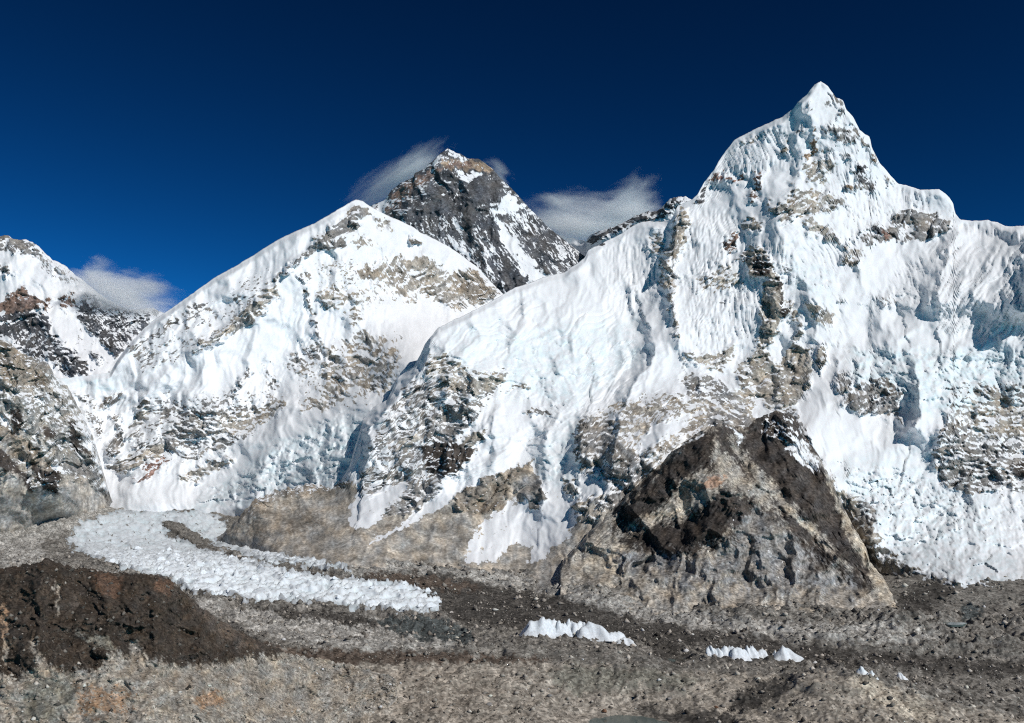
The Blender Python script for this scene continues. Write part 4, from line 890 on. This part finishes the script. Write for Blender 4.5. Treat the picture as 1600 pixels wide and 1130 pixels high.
# --- dark rocky spur in front of the wall
build_face('rock_spur',
    "876,884 885,870 892,862 940,810 956,797 996,757 1033,725 1046,710 1094,674 1105,667 1120,668 1137,664 1163,670 1182,654 1208,643 1232,647 1245,655 1254,676 1264,690 1280,714 1293,738 1306,769 1325,807 1353,857 1359,876 1380,902 1399,937 1420,978 1432,990",
    "876,940 950,960 1010,972 1100,988 1200,1000 1300,1000 1400,995 1432,996",
    "1110,667,3400 1182,654,3560 1220,645,3620 1046,710,3270 996,757,3180 940,810,3060 892,862,2950 1264,690,3500 1306,769,3250 1353,857,2950 1399,937,2650 1120,740,3160 1130,800,2960 1060,800,2990 1200,760,3150 1260,820,2980 1060,870,2800 1160,880,2760 1260,900,2720 1000,860,2880",
    [
        Z(1.2, 'd', "1115,669 1094,674 1046,712 998,763 961,800 958,834 998,811 1036,793 1067,750 1081,748 1099,734 1113,737 1118,710", ang=-52, an=5, sc=7, soft=11, amp=.3, feather=.55),
        Z(1.2, 'd', "962,852 998,826 1020,821 1067,810 1105,789 1126,765 1155,773 1190,787 1177,801 1142,817 1116,856 1089,867 1057,883 1041,888 1009,867 983,856", ang=-48, an=5, sc=6, soft=11, amp=.3, feather=.55),
        Z(1.2, 'd2', "1118,672 1137,664 1163,670 1182,652 1208,641 1250,655 1285,714 1310,769 1328,807 1354,857 1366,922 1330,907 1290,880 1250,855 1215,802 1180,762 1140,722 1120,700", ang=50, an=5, sc=6, soft=8, amp=.3, feather=.55),
        Z(1.2, 'sp', "1116,690 1134,712 1168,745 1196,777 1228,812 1214,822 1182,788 1146,752 1116,724", ang=48, an=5, sc=5, soft=4, feather=.8), Z(1.2, 'sp', "1140,686 1168,710 1206,757 1246,798 1236,806 1193,768 1156,724", ang=48, an=5, sc=5, soft=4, feather=.9), Z(1.2, 'sp', "1250,800 1290,842 1330,890 1322,893 1280,850 1246,810", ang=48, an=5, sc=5, soft=3, feather=.9),
        Z(1.2, 'lt', "1226,782 1250,808 1281,832 1276,836 1246,816 1224,790", sc=6, soft=2), Z(1.2, 'd', "1210,830 1255,842 1330,895 1362,922 1300,905 1250,890 1215,870", ang=25, an=2, sc=8, soft=5),
        Z(1.2, 'd2', "1130,770 1190,786 1255,850 1270,880 1215,885 1150,862 1135,820", ang=60, an=3, sc=7, soft=10, rough=.9, feather=.8),
        Z(.35, 'd2', "1180,652 1208,642 1245,652 1292,736 1272,748 1225,702 1188,682", ang=50, an=2, sc=6, soft=5, amp=1.1, rough=.9),
        Z(-.6, 'g', "1137,664 1163,683 1158,695 1142,678", soft=3, sc=5), Z(-.2, 'g', "1232,690 1262,695 1285,722 1270,735 1240,715", soft=4, sc=5, amp=.8), Z(-.3, 'g', "1094,674 1066,696 1070,700 1100,678", soft=2, sc=4),
        Z(1.2, 'o', "1075,766 1105,751 1132,743 1118,763 1092,768", ang=-20, an=2.5, sc=6, soft=3), Z(1.2, 'lt', "1060,790 1110,762 1125,762 1100,790 1060,806 1010,815", ang=-30, an=2, sc=7, soft=6),
        Z(1.2, 'lt', "1293,738 1306,769 1325,807 1340,835 1354,857 1382,902 1422,981 1390,962 1366,917 1352,880 1330,848 1310,800", ang=60, an=2, sc=8, soft=5), Z(1.2, 'g', "1180,790 1230,830 1260,860 1250,890 1180,880 1150,830", sc=8, soft=8),
        Z(1.2, 'lt', "905,880 960,845 985,862 970,895 920,900", sc=8, soft=9), Z(1.2, 'g', "1000,872 1100,868 1200,832 1330,905 1345,922 1200,920 1050,905", ang=70, an=2, sc=8, soft=14, rough=.75, feather=.9), Z(1.2, 'g', "962,862 1014,864 1036,886 1009,898 969,890", sc=6, soft=5, rough=1.3),
    ], 1.2, 'sp', 380, MAT['near'], step=1.5,
    ridges=[("1110,668 1052,712 1040,735 1003,763 958,804 898,862", 55, 9, 60), ("1112,668 1122,720 1128,765 1160,790 1190,800", 70, 60, 60), ("1220,645 1240,700 1260,760 1290,840 1330,905", 60, 50, 40), ("1130,770 1100,820 1060,880", 45, 40, 50), ("1200,800 1190,850 1200,920", 30, 30, 30), ("1060,870 1065,910 1060,950", 16, 12, 16), ("1100,862 1105,900 1120,940", 16, 10, 16), ("1165,850 1175,900 1180,950", 16, 10, 16)],
    flutes=[("1120,680 1250,650 1370,920 1300,900 1200,830", 38, 9, .1), ("1110,670 1115,740 960,850 900,870", -45, 9, .22), ("990,800 1180,780 1110,870 1000,870", -35, 9, .22), ("950,880 1330,900 1330,985 950,960", -8, 13, .07)],
    edge_noise=2.6, rough=1.9, rough0=.5, lam0=95, ledge=.3, back=500, crag=.6, big=0, snow_rough=1.2, elong=1.0, smooth=False,
    kind='structure', category='spur', label='dark brown pyramid shaped rock spur with tan scree at the foot of the white wall')

# --- dark hill in the left foreground
HILL = build_face('hill',
    "-300,960 -150,925 -60,900 0,889 21,885 58,878 70,872 90,879 119,888 148,892 199,895 247,899 260,903 273,912 292,928 318,952 358,978 400,1000 440,1016 500,1030 560,1042 620,1060",
    "-300,1330 200,1330 400,1260 500,1180 620,1090",
    "70,872,1380 0,889,1350 -150,925,1300 -300,960,1250 148,892,1400 247,899,1430 292,928,1450 358,978,1510 400,1000,1560 440,1016,1620 500,1030,1690 560,1042,1720 620,1060,1700 60,960,1270 200,960,1310 300,1000,1380 60,1040,1180 200,1040,1220 330,1050,1330 430,1070,1480 60,1120,1090 200,1120,1110 330,1120,1210 430,1130,1340 500,1110,1500 100,1250,960 300,1250,1020 0,1330,880 400,1230,1160",
    [
        Z(1.2, 'dk', "-300,940 -60,890 0,880 70,865 150,885 260,895 300,930 400,995 460,1018 400,1030 385,1028 366,1036 279,1041 225,1030 220,1017 199,1027 178,1017 159,1043 120,1050 88,1049 58,1041 27,1062 0,1056 -300,1080", ang=70, an=2.5, sc=8, soft=7, amp=.3, rough=1.0, feather=.6),
        Z(1.2, 'o3', "143,896 191,899 184,933 157,931", sc=7, soft=7), Z(1.2, 'o3', "248,901 276,914 266,930 238,924", sc=7, soft=6), Z(1.2, 'br', "290,930 380,990 420,1012 380,1012 330,985", sc=8, soft=7),
        Z(1.2, 'tb', "84,902 92,916 93,963 88,965 86,920", sc=6, soft=2), Z(1.2, 'tb', "203,1000 212,998 226,1040 236,1070 205,1062", sc=7, soft=4), Z(1.2, 'tb', "46,1002 62,1020 80,1050 70,1060 55,1030", sc=7, soft=4), Z(1.2, 'o2', "2,945 10,945 12,1000 4,1000", sc=6, soft=4), Z(1.2, 'tb', "10,1000 16,1005 8,1040 2,1040", soft=3), Z(1.2, 'gn', "118,990 165,995 178,1012 150,1010", sc=7, soft=6),
        Z(1.2, 'o2', "119,1085 159,1079 199,1085 196,1103 133,1117", sc=8, soft=12, amp=.4, feather=.9), Z(1.2, 'tb', "230,1060 320,1045 390,1040 420,1060 400,1090 300,1090", sc=10, soft=12), Z(1.2, 'gn', "40,1065 110,1055 120,1090 90,1130 30,1130", sc=10, soft=12), Z(1.2, 'o2', "300,1090 340,1080 350,1100 310,1110", sc=7, soft=8), Z(1.2, 'tb', "400,1075 470,1090 440,1140 380,1140", sc=8, soft=10),
    ], 1.2, 'ln', 430, MAT['hill'], step=1.6,
    ridges=[("70,874 62,930 60,1000 60,1050", 22, 30, 20), ("150,893 165,950 170,1000 160,1040", 18, 18, 20), ("250,900 238,960 245,1030", 22, 14, 26), ("330,960 310,1010 320,1050", 14, 16, 16), ("215,897 205,960 212,1010", 12, 8, 12)],
    foot_ground=False, rough=1.15, rough0=.85, lam0=80, ledge=.2, back=260, crag=.75, big=.5, snow_rough=.1, elong=.7, smooth=True, back_slope=.75, edge_noise=3.2,
    kind='structure', category='hill', label='dark lichen brown rocky hill in the lower left corner')

# ------------------------------------------------------------------ ice pinnacles
ICE_MAT = simple_material('glacier_ice', (.72, .765, .80), rough=.55, scale=.2, var=.16, bump=.4, spec=.3)


def pinnacle_mesh(name, w, dep, h, seed, sharp=.8, lean=0.0, power=2.2):
    """a fluted fin of ice, w x dep metres at the foot and h metres high, its foot sunk below the debris"""
    rs = np.random.RandomState(seed)
    na, nb = 17, 11
    a = np.linspace(-1, 1, na); b = np.linspace(-1, 1, nb)
    A, B = np.meshgrid(a, b)
    ap = rs.uniform(-.3, .3)
    tri = np.clip(1 - np.abs(A - ap * (1 - np.abs(A))) ** power, 0, 1)
    tri = tri * (.85 + .22 * gn(A * 2.6 + seed * .7, A * 0 + .3, seed) + .12 * gn(A * 6 + seed, A * 0, seed + 5))
    Bs = B + .35 * gn(A * 1.7 + seed, A * 0 + .5, seed + 6)
    hh = tri * np.clip(1 - np.abs(Bs), 0, 1) ** sharp
    hh = hh * (1 + .12 * (1 - 2 * np.abs(gn(A * 4.5 + seed, B * .6, seed + 1))))
    hh = np.maximum(hh, 0)
    X = A * w / 2 * (1 + .12 * gn(A * 2, B * 2, seed + 2)) + lean * hh * w
    Y = B * dep / 2 * (1 + .2 * gn(A * 2.3, B * 2, seed + 3))
    Zv = hh / max(hh.max(), .01) * (h + 3) - 3
    edge = (np.abs(A) > .99) | (np.abs(B) > .99)
    Zv = np.where(edge, -6.0, Zv)
    return new_mesh(name, np.stack([X, Y, Zv], -1), grid_faces(nb, na)[:, ::-1])


def ground_z(px, py):
    """the built ground point seen at a sighting: nearest grid vertex"""
    k = np.argmin((GI['px'] - px) ** 2 + (GI['py'] - py) ** 2 + np.where((GI['P'][..., 1] < 1300), 1e6, 0))
    return GI['P'].reshape(-1, 3)[k]


ROW_A = [(846, 965, 821, 860, 992), (866, 967, 852, 878, 990), (879, 970, 870, 890, 990), (894, 968, 883, 904, 991), (905, 971, 897, 916, 993), (922, 973, 908, 948, 996)]
ROW_C = [(962, 988, 945, 976, 1006), (979, 998, 966, 991, 1007)]
ROW_B = [(1110, 1009, 1107, 1122, 1024), (1120, 1013, 1113, 1131, 1026), (1138, 1010, 1126, 1148, 1026), (1158, 1012, 1145, 1169, 1027), (1174, 1009, 1165, 1184, 1028), (1190, 1015, 1181, 1201, 1029)]
SMALL = [(1212, 1017, 1206, 1217, 1026), (1347, 1041, 1341, 1357, 1054), (1362, 1048, 1354, 1370, 1058), (1408, 1051, 1402, 1417, 1060)]
LONE = [(1232, 1010, 1214, 1250, 1028)]
ORD = ('first', 'second', 'third', 'fourth', 'fifth', 'sixth')
k = 0
for rows, lab, grp in ((ROW_A, '{} white ice fin from the left in the longer upper row on dark debris', 'ice fins of the upper row'), (ROW_C, '{} of two low white ice fins just right of the longer row', 'low ice fins beside the upper row'),
                       (ROW_B, '{} white ice fin from the left in the lower row of fins', 'ice fins of the lower row'), (SMALL, '{} from the left of the small scattered white ice shards at lower right', 'scattered ice shards'), (LONE, 'lone white ice pyramid right of the lower row of fins', None)):
    for q, (ax, ay, x0, x1, by) in enumerate(rows):
        g = ground_z((x0 + x1) / 2, by)
        D = g[1]
        w = (x1 - x0) * D / F * 1.45; h = (by - ay) * D / F
        me = pinnacle_mesh('ice_pinnacle', w, max(w * .8, h * .9), h, 500 + k, power=1.2 if rows is LONE or rows is SMALL else 3.0, lean=((ax - (x0 + x1) / 2) / (x1 - x0)) * .8)
        o = link('ice_pinnacle', me, ICE_MAT, label=lab.format(ORD[q]), category='ice pinnacle')
        if grp:
            o['group'] = grp
        o.location = ((((x0 + x1) / 2) - CX) / F * D, D + w * .2, g[2])
        k += 1

# pinnacles along the glacier tongue
_var = [pinnacle_mesh('ice_tower', 1.0 * 20, 14, 1.0 * 20, 600 + i, lean=.15 * (i % 3 - 1)) for i in range(7)]
rs = np.random.RandomState(11)
cand = np.argwhere((GI['ice'] > .8) & (GI['P'][..., 1] < 3350) & (GI['px'] > 150) & (GI['px'] < 700))
pick = cand[rs.permutation(len(cand))]
placed = []
for r, c in pick:
    p = GI['P'][r, c]
    if len(placed) >= 130:
        break
    if placed and min((p[0] - q[0]) ** 2 + (p[1] - q[1]) ** 2 for q in placed) < 20 ** 2:
        continue
    placed.append(p)
    edge = GI['ice'][max(r - 6, 0), c] < .9 or GI['ice'][min(r + 6, GI['ice'].shape[0] - 1), c] < .9
    o = link('ice_tower', _var[len(placed) % 7], ICE_MAT, parent=GLACIER)
    sc = min(.42 + .25 * rs.pareto(2.2), 1.35) * (1.25 if edge else .95)
    o.location = (p[0], p[1], p[2] - 2)
    o.rotation_euler = (0, 0, math.pi / 4 + rs.uniform(-.35, .35))
    o.scale = (sc * 1.7, sc * 1.1, sc * rs.uniform(.45, .8))

# ------------------------------------------------------------------ lake
def build_lake():
    D0 = (ZC - 9.0) * F / (1117 - HZ)
    n = 60
    t = np.linspace(0, 2 * np.pi, n, endpoint=False)
    cx, cy = (978 - CX) / F * 1600, D0 - 93
    r = 1 + .07 * np.sin(3 * t + 1) + .05 * np.sin(5 * t) + .03 * np.sin(9 * t + 2)
    v = np.stack([cx + 110 * r * np.cos(t), cy + 95 * r * np.sin(t), np.full(n, 9.0)], -1)
    low = v.copy(); low[:, 2] -= 8
    me = bpy.data.meshes.new('lake')
    me.from_pydata([tuple(q) for q in np.vstack([v, low])], [], [tuple(range(n))] + [(i, n + i, n + (i + 1) % n, (i + 1) % n) for i in range(n)])
    m = bpy.data.materials.new('lake_water'); m.use_nodes = True
    b = m.node_tree.nodes['Principled BSDF']
    b.inputs['Base Color'].default_value = (.095, .125, .12, 1); b.inputs['Roughness'].default_value = .12
    nz = N(m.node_tree, 'ShaderNodeTexNoise'); nz.inputs['Scale'].default_value = .5; nz.inputs['Detail'].default_value = 4
    bp = N(m.node_tree, 'ShaderNodeBump'); bp.inputs['Strength'].default_value = .25; bp.inputs['Distance'].default_value = .3
    tc = N(m.node_tree, 'ShaderNodeTexCoord')
    m.node_tree.links.new(tc.outputs['Object'], nz.inputs['Vector']); m.node_tree.links.new(nz.outputs['Fac'], bp.inputs['Height']); m.node_tree.links.new(bp.outputs[0], b.inputs['Normal'])
    link('lake', me, m, kind='structure', category='lake', label='small grey green lake at the bottom edge, below the moraine slope')


build_lake()


def build_pond(px, py, w, d, label):
    g = ground_z(px, py)
    n = 28
    t = np.linspace(0, 2 * np.pi, n, endpoint=False)
    r = 1 + .15 * np.sin(3 * t + px) + .08 * np.sin(5 * t)
    v = np.stack([g[0] + w * r * np.cos(t), g[1] + d * r * np.sin(t), np.full(n, g[2] + 1.6)], -1)
    low = v.copy(); low[:, 2] -= 5
    me = bpy.data.meshes.new('pond')
    me.from_pydata([tuple(q) for q in np.vstack([v, low])], [], [tuple(range(n))] + [(i, n + i, n + (i + 1) % n, (i + 1) % n) for i in range(n)])
    link('pond', me, bpy.data.materials['lake_water'], kind='structure', category='pond', label=label)


build_pond(1490, 975, 30, 22, 'small dark melt pond in the debris at far right')
build_pond(1055, 1032, 26, 18, 'dark melt hollow pond between the two rows of ice fins')

# ------------------------------------------------------------------ boulders and rubble
def rock_mesh(name, seed, sub=1):
    import bmesh
    bm = bmesh.new()
    bmesh.ops.create_icosphere(bm, subdivisions=sub, radius=1.0)
    rs = np.random.RandomState(seed)
    ax = rs.uniform(.7, 1.3, 3)
    pl = [(Vector(rs.normal(size=3)).normalized(), rs.uniform(.55, .85)) for _ in range(7)]
    for v in bm.verts:
        for nrm, d in pl:
            t = v.co.dot(nrm)
            if t > d:
                v.co -= nrm * (t - d)
        v.co = Vector((v.co.x * ax[0], v.co.y * ax[1], v.co.z * ax[2] * .8))
    me = bpy.data.meshes.new(name)
    bm.to_mesh(me); bm.free()
    return me


ROCK_MATS = [simple_material('boulder_tan', (.34, .30, .25), scale=.5), simple_material('boulder_grey', (.25, .24, .23), scale=.5), simple_material('boulder_rust', (.24, .13, .08), scale=.5), simple_material('boulder_dark', (.07, .065, .06), scale=.5), simple_material('boulder_pale', (.52, .49, .45), scale=.5)]
BOULD = [  # column, row, size m, material, label
    (449, 1118, 8.0, 2, 'rusty brown boulder on the slope below the dark hill'), (539, 1113, 6.0, 2, 'small rust red boulder on the tan slope left of the lake'), (944, 1113, 6.5, 2, 'rust red boulder on the lake shore'),
    (590, 1070, 5.0, 4, 'pale boulder below the moraine crest on the upper tan slope'), (1120, 1106, 5.0, 2, 'orange brown boulder right of the lake'), (1046, 1090, 6.0, 1, 'grey boulder above the lake'), (765, 1102, 8.0, 1, 'grey boulder left of the lake near the bottom edge'),
    (860, 1088, 5.5, 1, 'grey boulder on the slope above the left end of the lake'), (1066, 1065, 7.0, 3, 'dark boulder on the brown patch above the lake'), (1390, 1092, 8.0, 3, 'long dark boulder lying on the pale tan bank at lower right'),
    (668, 1082, 4.5, 4, 'pale boulder in the middle of the tan slope'), (505, 1049, 5.0, 4, 'pale boulder under the brown moraine crest'), (1160, 1125, 6.0, 3, 'dark boulder at the bottom edge right of the lake'), (706, 958, 8.0, 4, 'pale boulder at the glacier snout'),
]
for i, (bx, by, sz, mi, lab) in enumerate(BOULD):
    g = ground_z(bx, by)
    o = link('boulder', rock_mesh('boulder', 40 + i, 3), ROCK_MATS[mi], label=lab, category='boulder', group='boulders on the moraine')
    o.location = (g[0], g[1], g[2] + sz * .15)
    o.scale = (sz * .75, sz * .7, sz * .6)
    o.rotation_euler = (rs.uniform(-.3, .3), rs.uniform(-.3, .3), rs.uniform(0, 6))


def build_rubble():
    """uncountable small stones strewn over the moraine: one object"""
    rs = np.random.RandomState(5)
    P = GI['P'].reshape(-1, 3); ic = GI['ice'].ravel(); sx, sy = GI['px'].ravel(), GI['py'].ravel()
    ok = (P[:, 1] > 1330) & (P[:, 1] < 3100) & (ic < .05) & (sx > -30) & (sx < 1630) & (((sx - 985) / 130) ** 2 + ((sy - 1150) / 42) ** 2 > 1)
    clump = fbm(P[:, 0] / 45, P[:, 1] / 45, 71, 3)
    w = np.where(ok, np.exp(1.6 * clump), 0); w /= w.sum()
    n = 48000
    idx = rs.choice(len(P), n, p=w)
    base = P[idx] + np.c_[rs.uniform(-2, 2, (n, 2)), np.zeros(n)]
    size = (.6 + rs.pareto(1.6, n) * .5).clip(.5, 7.0) * np.clip(base[:, 1] / 1900, .75, 1.5)
    hv = np.empty(len(HILL.data.vertices) * 3, np.float32); HILL.data.vertices.foreach_get('co', hv); hv = hv.reshape(-1, 3)
    hx, hy = sight(hv)
    hv = hv[(hx > -20) & (hx < 620) & (hy < 1150) & (hv[:, 1] < 1740) & (hv[:, 2] > 20)]
    nh = 9000
    hb = hv[rs.choice(len(hv), nh)] + rs.uniform(-.6, .6, (nh, 3))
    base = np.vstack([base, hb]); size = np.r_[size, (.4 + rs.pareto(1.7, nh) * .35).clip(.35, 4.0)]; n += nh
    # irregular bipyramid of six corners
    t = np.array([[1, 0, 0], [0, 1, 0], [-1, 0, 0], [0, -1, 0], [0, 0, 1], [0, 0, -1]], float)
    v = t[None] * rs.uniform(.6, 1.25, (n, 6, 1)) + rs.uniform(-.25, .25, (n, 6, 3))
    a = rs.uniform(0, 6.28, n); ca, sa = np.cos(a)[:, None], np.sin(a)[:, None]
    vx, vy = v[..., 0] * ca - v[..., 1] * sa, v[..., 0] * sa + v[..., 1] * ca
    v = np.stack([vx, vy, v[..., 2] * .8], -1) * size[:, None, None] + base[:, None] + np.array((0, 0, .2)) * size[:, None, None]
    f = np.array([[0, 1, 4], [1, 2, 4], [2, 3, 4], [3, 0, 4], [1, 0, 5], [2, 1, 5], [3, 2, 5], [0, 3, 5]])
    faces = (f[None] + (np.arange(n) * 6)[:, None, None]).reshape(-1, 3)
    me = new_mesh('rubble', v.reshape(-1, 3), faces)
    tone = np.exp(rs.normal(0, .5, n))[:, None] * np.array((.26, .235, .205)) * np.where(rs.rand(n) < .06, .3, 1)[:, None]
    tone[-nh:] *= np.where(sight(hb)[1] < 1035, .42, 1)[:, None]
    tone = np.clip(tone, .03, .62)
    set_attr(me, 'tone', np.repeat(tone, 6, 0))
    m = bpy.data.materials.new('rubble_stone'); m.use_nodes = True
    at_ = N(m.node_tree, 'ShaderNodeAttribute', attribute_name='tone')
    b = m.node_tree.nodes['Principled BSDF']; b.inputs['Roughness'].default_value = .9; b.inputs['Specular IOR Level'].default_value = .1
    m.node_tree.links.new(at_.outputs['Color'], b.inputs['Base Color'])
    link('rubble', me, m, kind='stuff', category='rubble', label='loose grey stones strewn over the moraine')


build_rubble()

# ------------------------------------------------------------------ clouds
def cloud_material(name, density, scale, thr, seed, aniso=(1, 1, 1)):
    m = bpy.data.materials.new(name); m.use_nodes = True
    t = m.node_tree; t.nodes.clear(); L = t.links.new
    out = N(t, 'ShaderNodeOutputMaterial'); pv = N(t, 'ShaderNodeVolumePrincipled')
    pv.inputs['Color'].default_value = (.995, .995, 1, 1); pv.inputs['Anisotropy'].default_value = 0.0
    tc = N(t, 'ShaderNodeTexCoord')
    mp = N(t, 'ShaderNodeMapping'); mp.inputs['Location'].default_value = (seed, seed * 1.7, seed * .3); mp.inputs['Scale'].default_value = aniso
    L(tc.outputs['Object'], mp.inputs['Vector'])
    nz = N(t, 'ShaderNodeTexNoise'); nz.inputs['Scale'].default_value = scale; nz.inputs['Detail'].default_value = 7; nz.inputs['Roughness'].default_value = .66; nz.inputs['Distortion'].default_value = .35
    L(mp.outputs[0], nz.inputs['Vector'])
    ln = N(t, 'ShaderNodeVectorMath', operation='LENGTH'); L(tc.outputs['Object'], ln.inputs[0])
    fo = N(t, 'ShaderNodeMapRange'); L(ln.outputs['Value'], fo.inputs['Value']); fo.inputs['From Min'].default_value = 1.0; fo.inputs['From Max'].default_value = .15
    fo.inputs['To Min'].default_value = -.62; fo.inputs['To Max'].default_value = .22
    nc = N(t, 'ShaderNodeMath', operation='MULTIPLY_ADD'); L(nz.outputs['Fac'], nc.inputs[0]); nc.inputs[1].default_value = 1.7; nc.inputs[2].default_value = -.35
    ad = N(t, 'ShaderNodeMath', operation='ADD'); L(nc.outputs[0], ad.inputs[0]); L(fo.outputs[0], ad.inputs[1])
    mr = N(t, 'ShaderNodeMapRange'); L(ad.outputs[0], mr.inputs['Value']); mr.inputs['From Min'].default_value = thr; mr.inputs['From Max'].default_value = thr + .7
    mr.inputs['To Min'].default_value = 0; mr.inputs['To Max'].default_value = 1
    dn = N(t, 'ShaderNodeMath', operation='POWER'); L(mr.outputs[0], dn.inputs[0]); dn.inputs[1].default_value = 1.4
    dk = N(t, 'ShaderNodeMath', operation='MULTIPLY'); L(dn.outputs[0], dk.inputs[0]); dk.inputs[1].default_value = density * 3.6
    L(dk.outputs[0], pv.inputs['Density']); L(pv.outputs[0], out.inputs['Volume'])
    return m


def cloud(label, puffs, group=None):
    """puffs: column, row, distance, half width px, half height px, half depth m, tilt deg, density, noise scale, threshold"""
    p0 = at(puffs[0][0], puffs[0][1], puffs[0][2])
    e = bpy.data.objects.new('cloud', None); COL.objects.link(e); e.location = p0
    e['label'] = label; e['category'] = 'cloud'
    import bmesh
    for i, (cx, cy, D, hw, hh, hd, tilt, den, sc, thr) in enumerate(puffs):
        bm = bmesh.new(); bmesh.ops.create_icosphere(bm, subdivisions=3, radius=1.0)
        me = bpy.data.meshes.new('puff'); bm.to_mesh(me); bm.free()
        o = link('puff', me, cloud_material('cloud_vapour', den, sc, thr, cx * .37 + i, (.75, 1, 1.25)), parent=e)
        o.location = Vector(at(cx, cy, D)) - Vector(p0)
        o.scale = (1.45 * hw * D / F, 1.3 * hd, 1.5 * hh * D / F)
        o.rotation_euler = (0, math.radians(tilt), 0)


cloud('grey white cloud bank draped over the ridge right of the far left peak', [(190, 462, 7250, 100, 36, 260, 12, .0045, 1.9, .22), (152, 428, 7250, 30, 36, 140, 0, .0045, 1.9, .3), (228, 448, 7250, 40, 26, 150, 0, .004, 2.0, .3)])
cloud('thin white plume blowing off the left side of the dark pyramid summit', [(612, 288, 9900, 105, 30, 350, -36, .0022, 1.8, .28), (652, 262, 9900, 58, 26, 250, -32, .003, 1.9, .3)])
cloud('faint veil of cloud on the right edge of the dark pyramid summit', [(778, 270, 9750, 30, 20, 200, 35, .0025, 1.8, .3)])
cloud('white cloud bank between the dark pyramid and the white wall', [(925, 350, 9700, 125, 46, 400, 2, .0032, 1.9, .22), (988, 320, 9700, 60, 40, 250, -25, .0032, 1.9, .27), (875, 345, 9700, 60, 36, 260, 20, .0025, 1.9, .27)])

#DATA
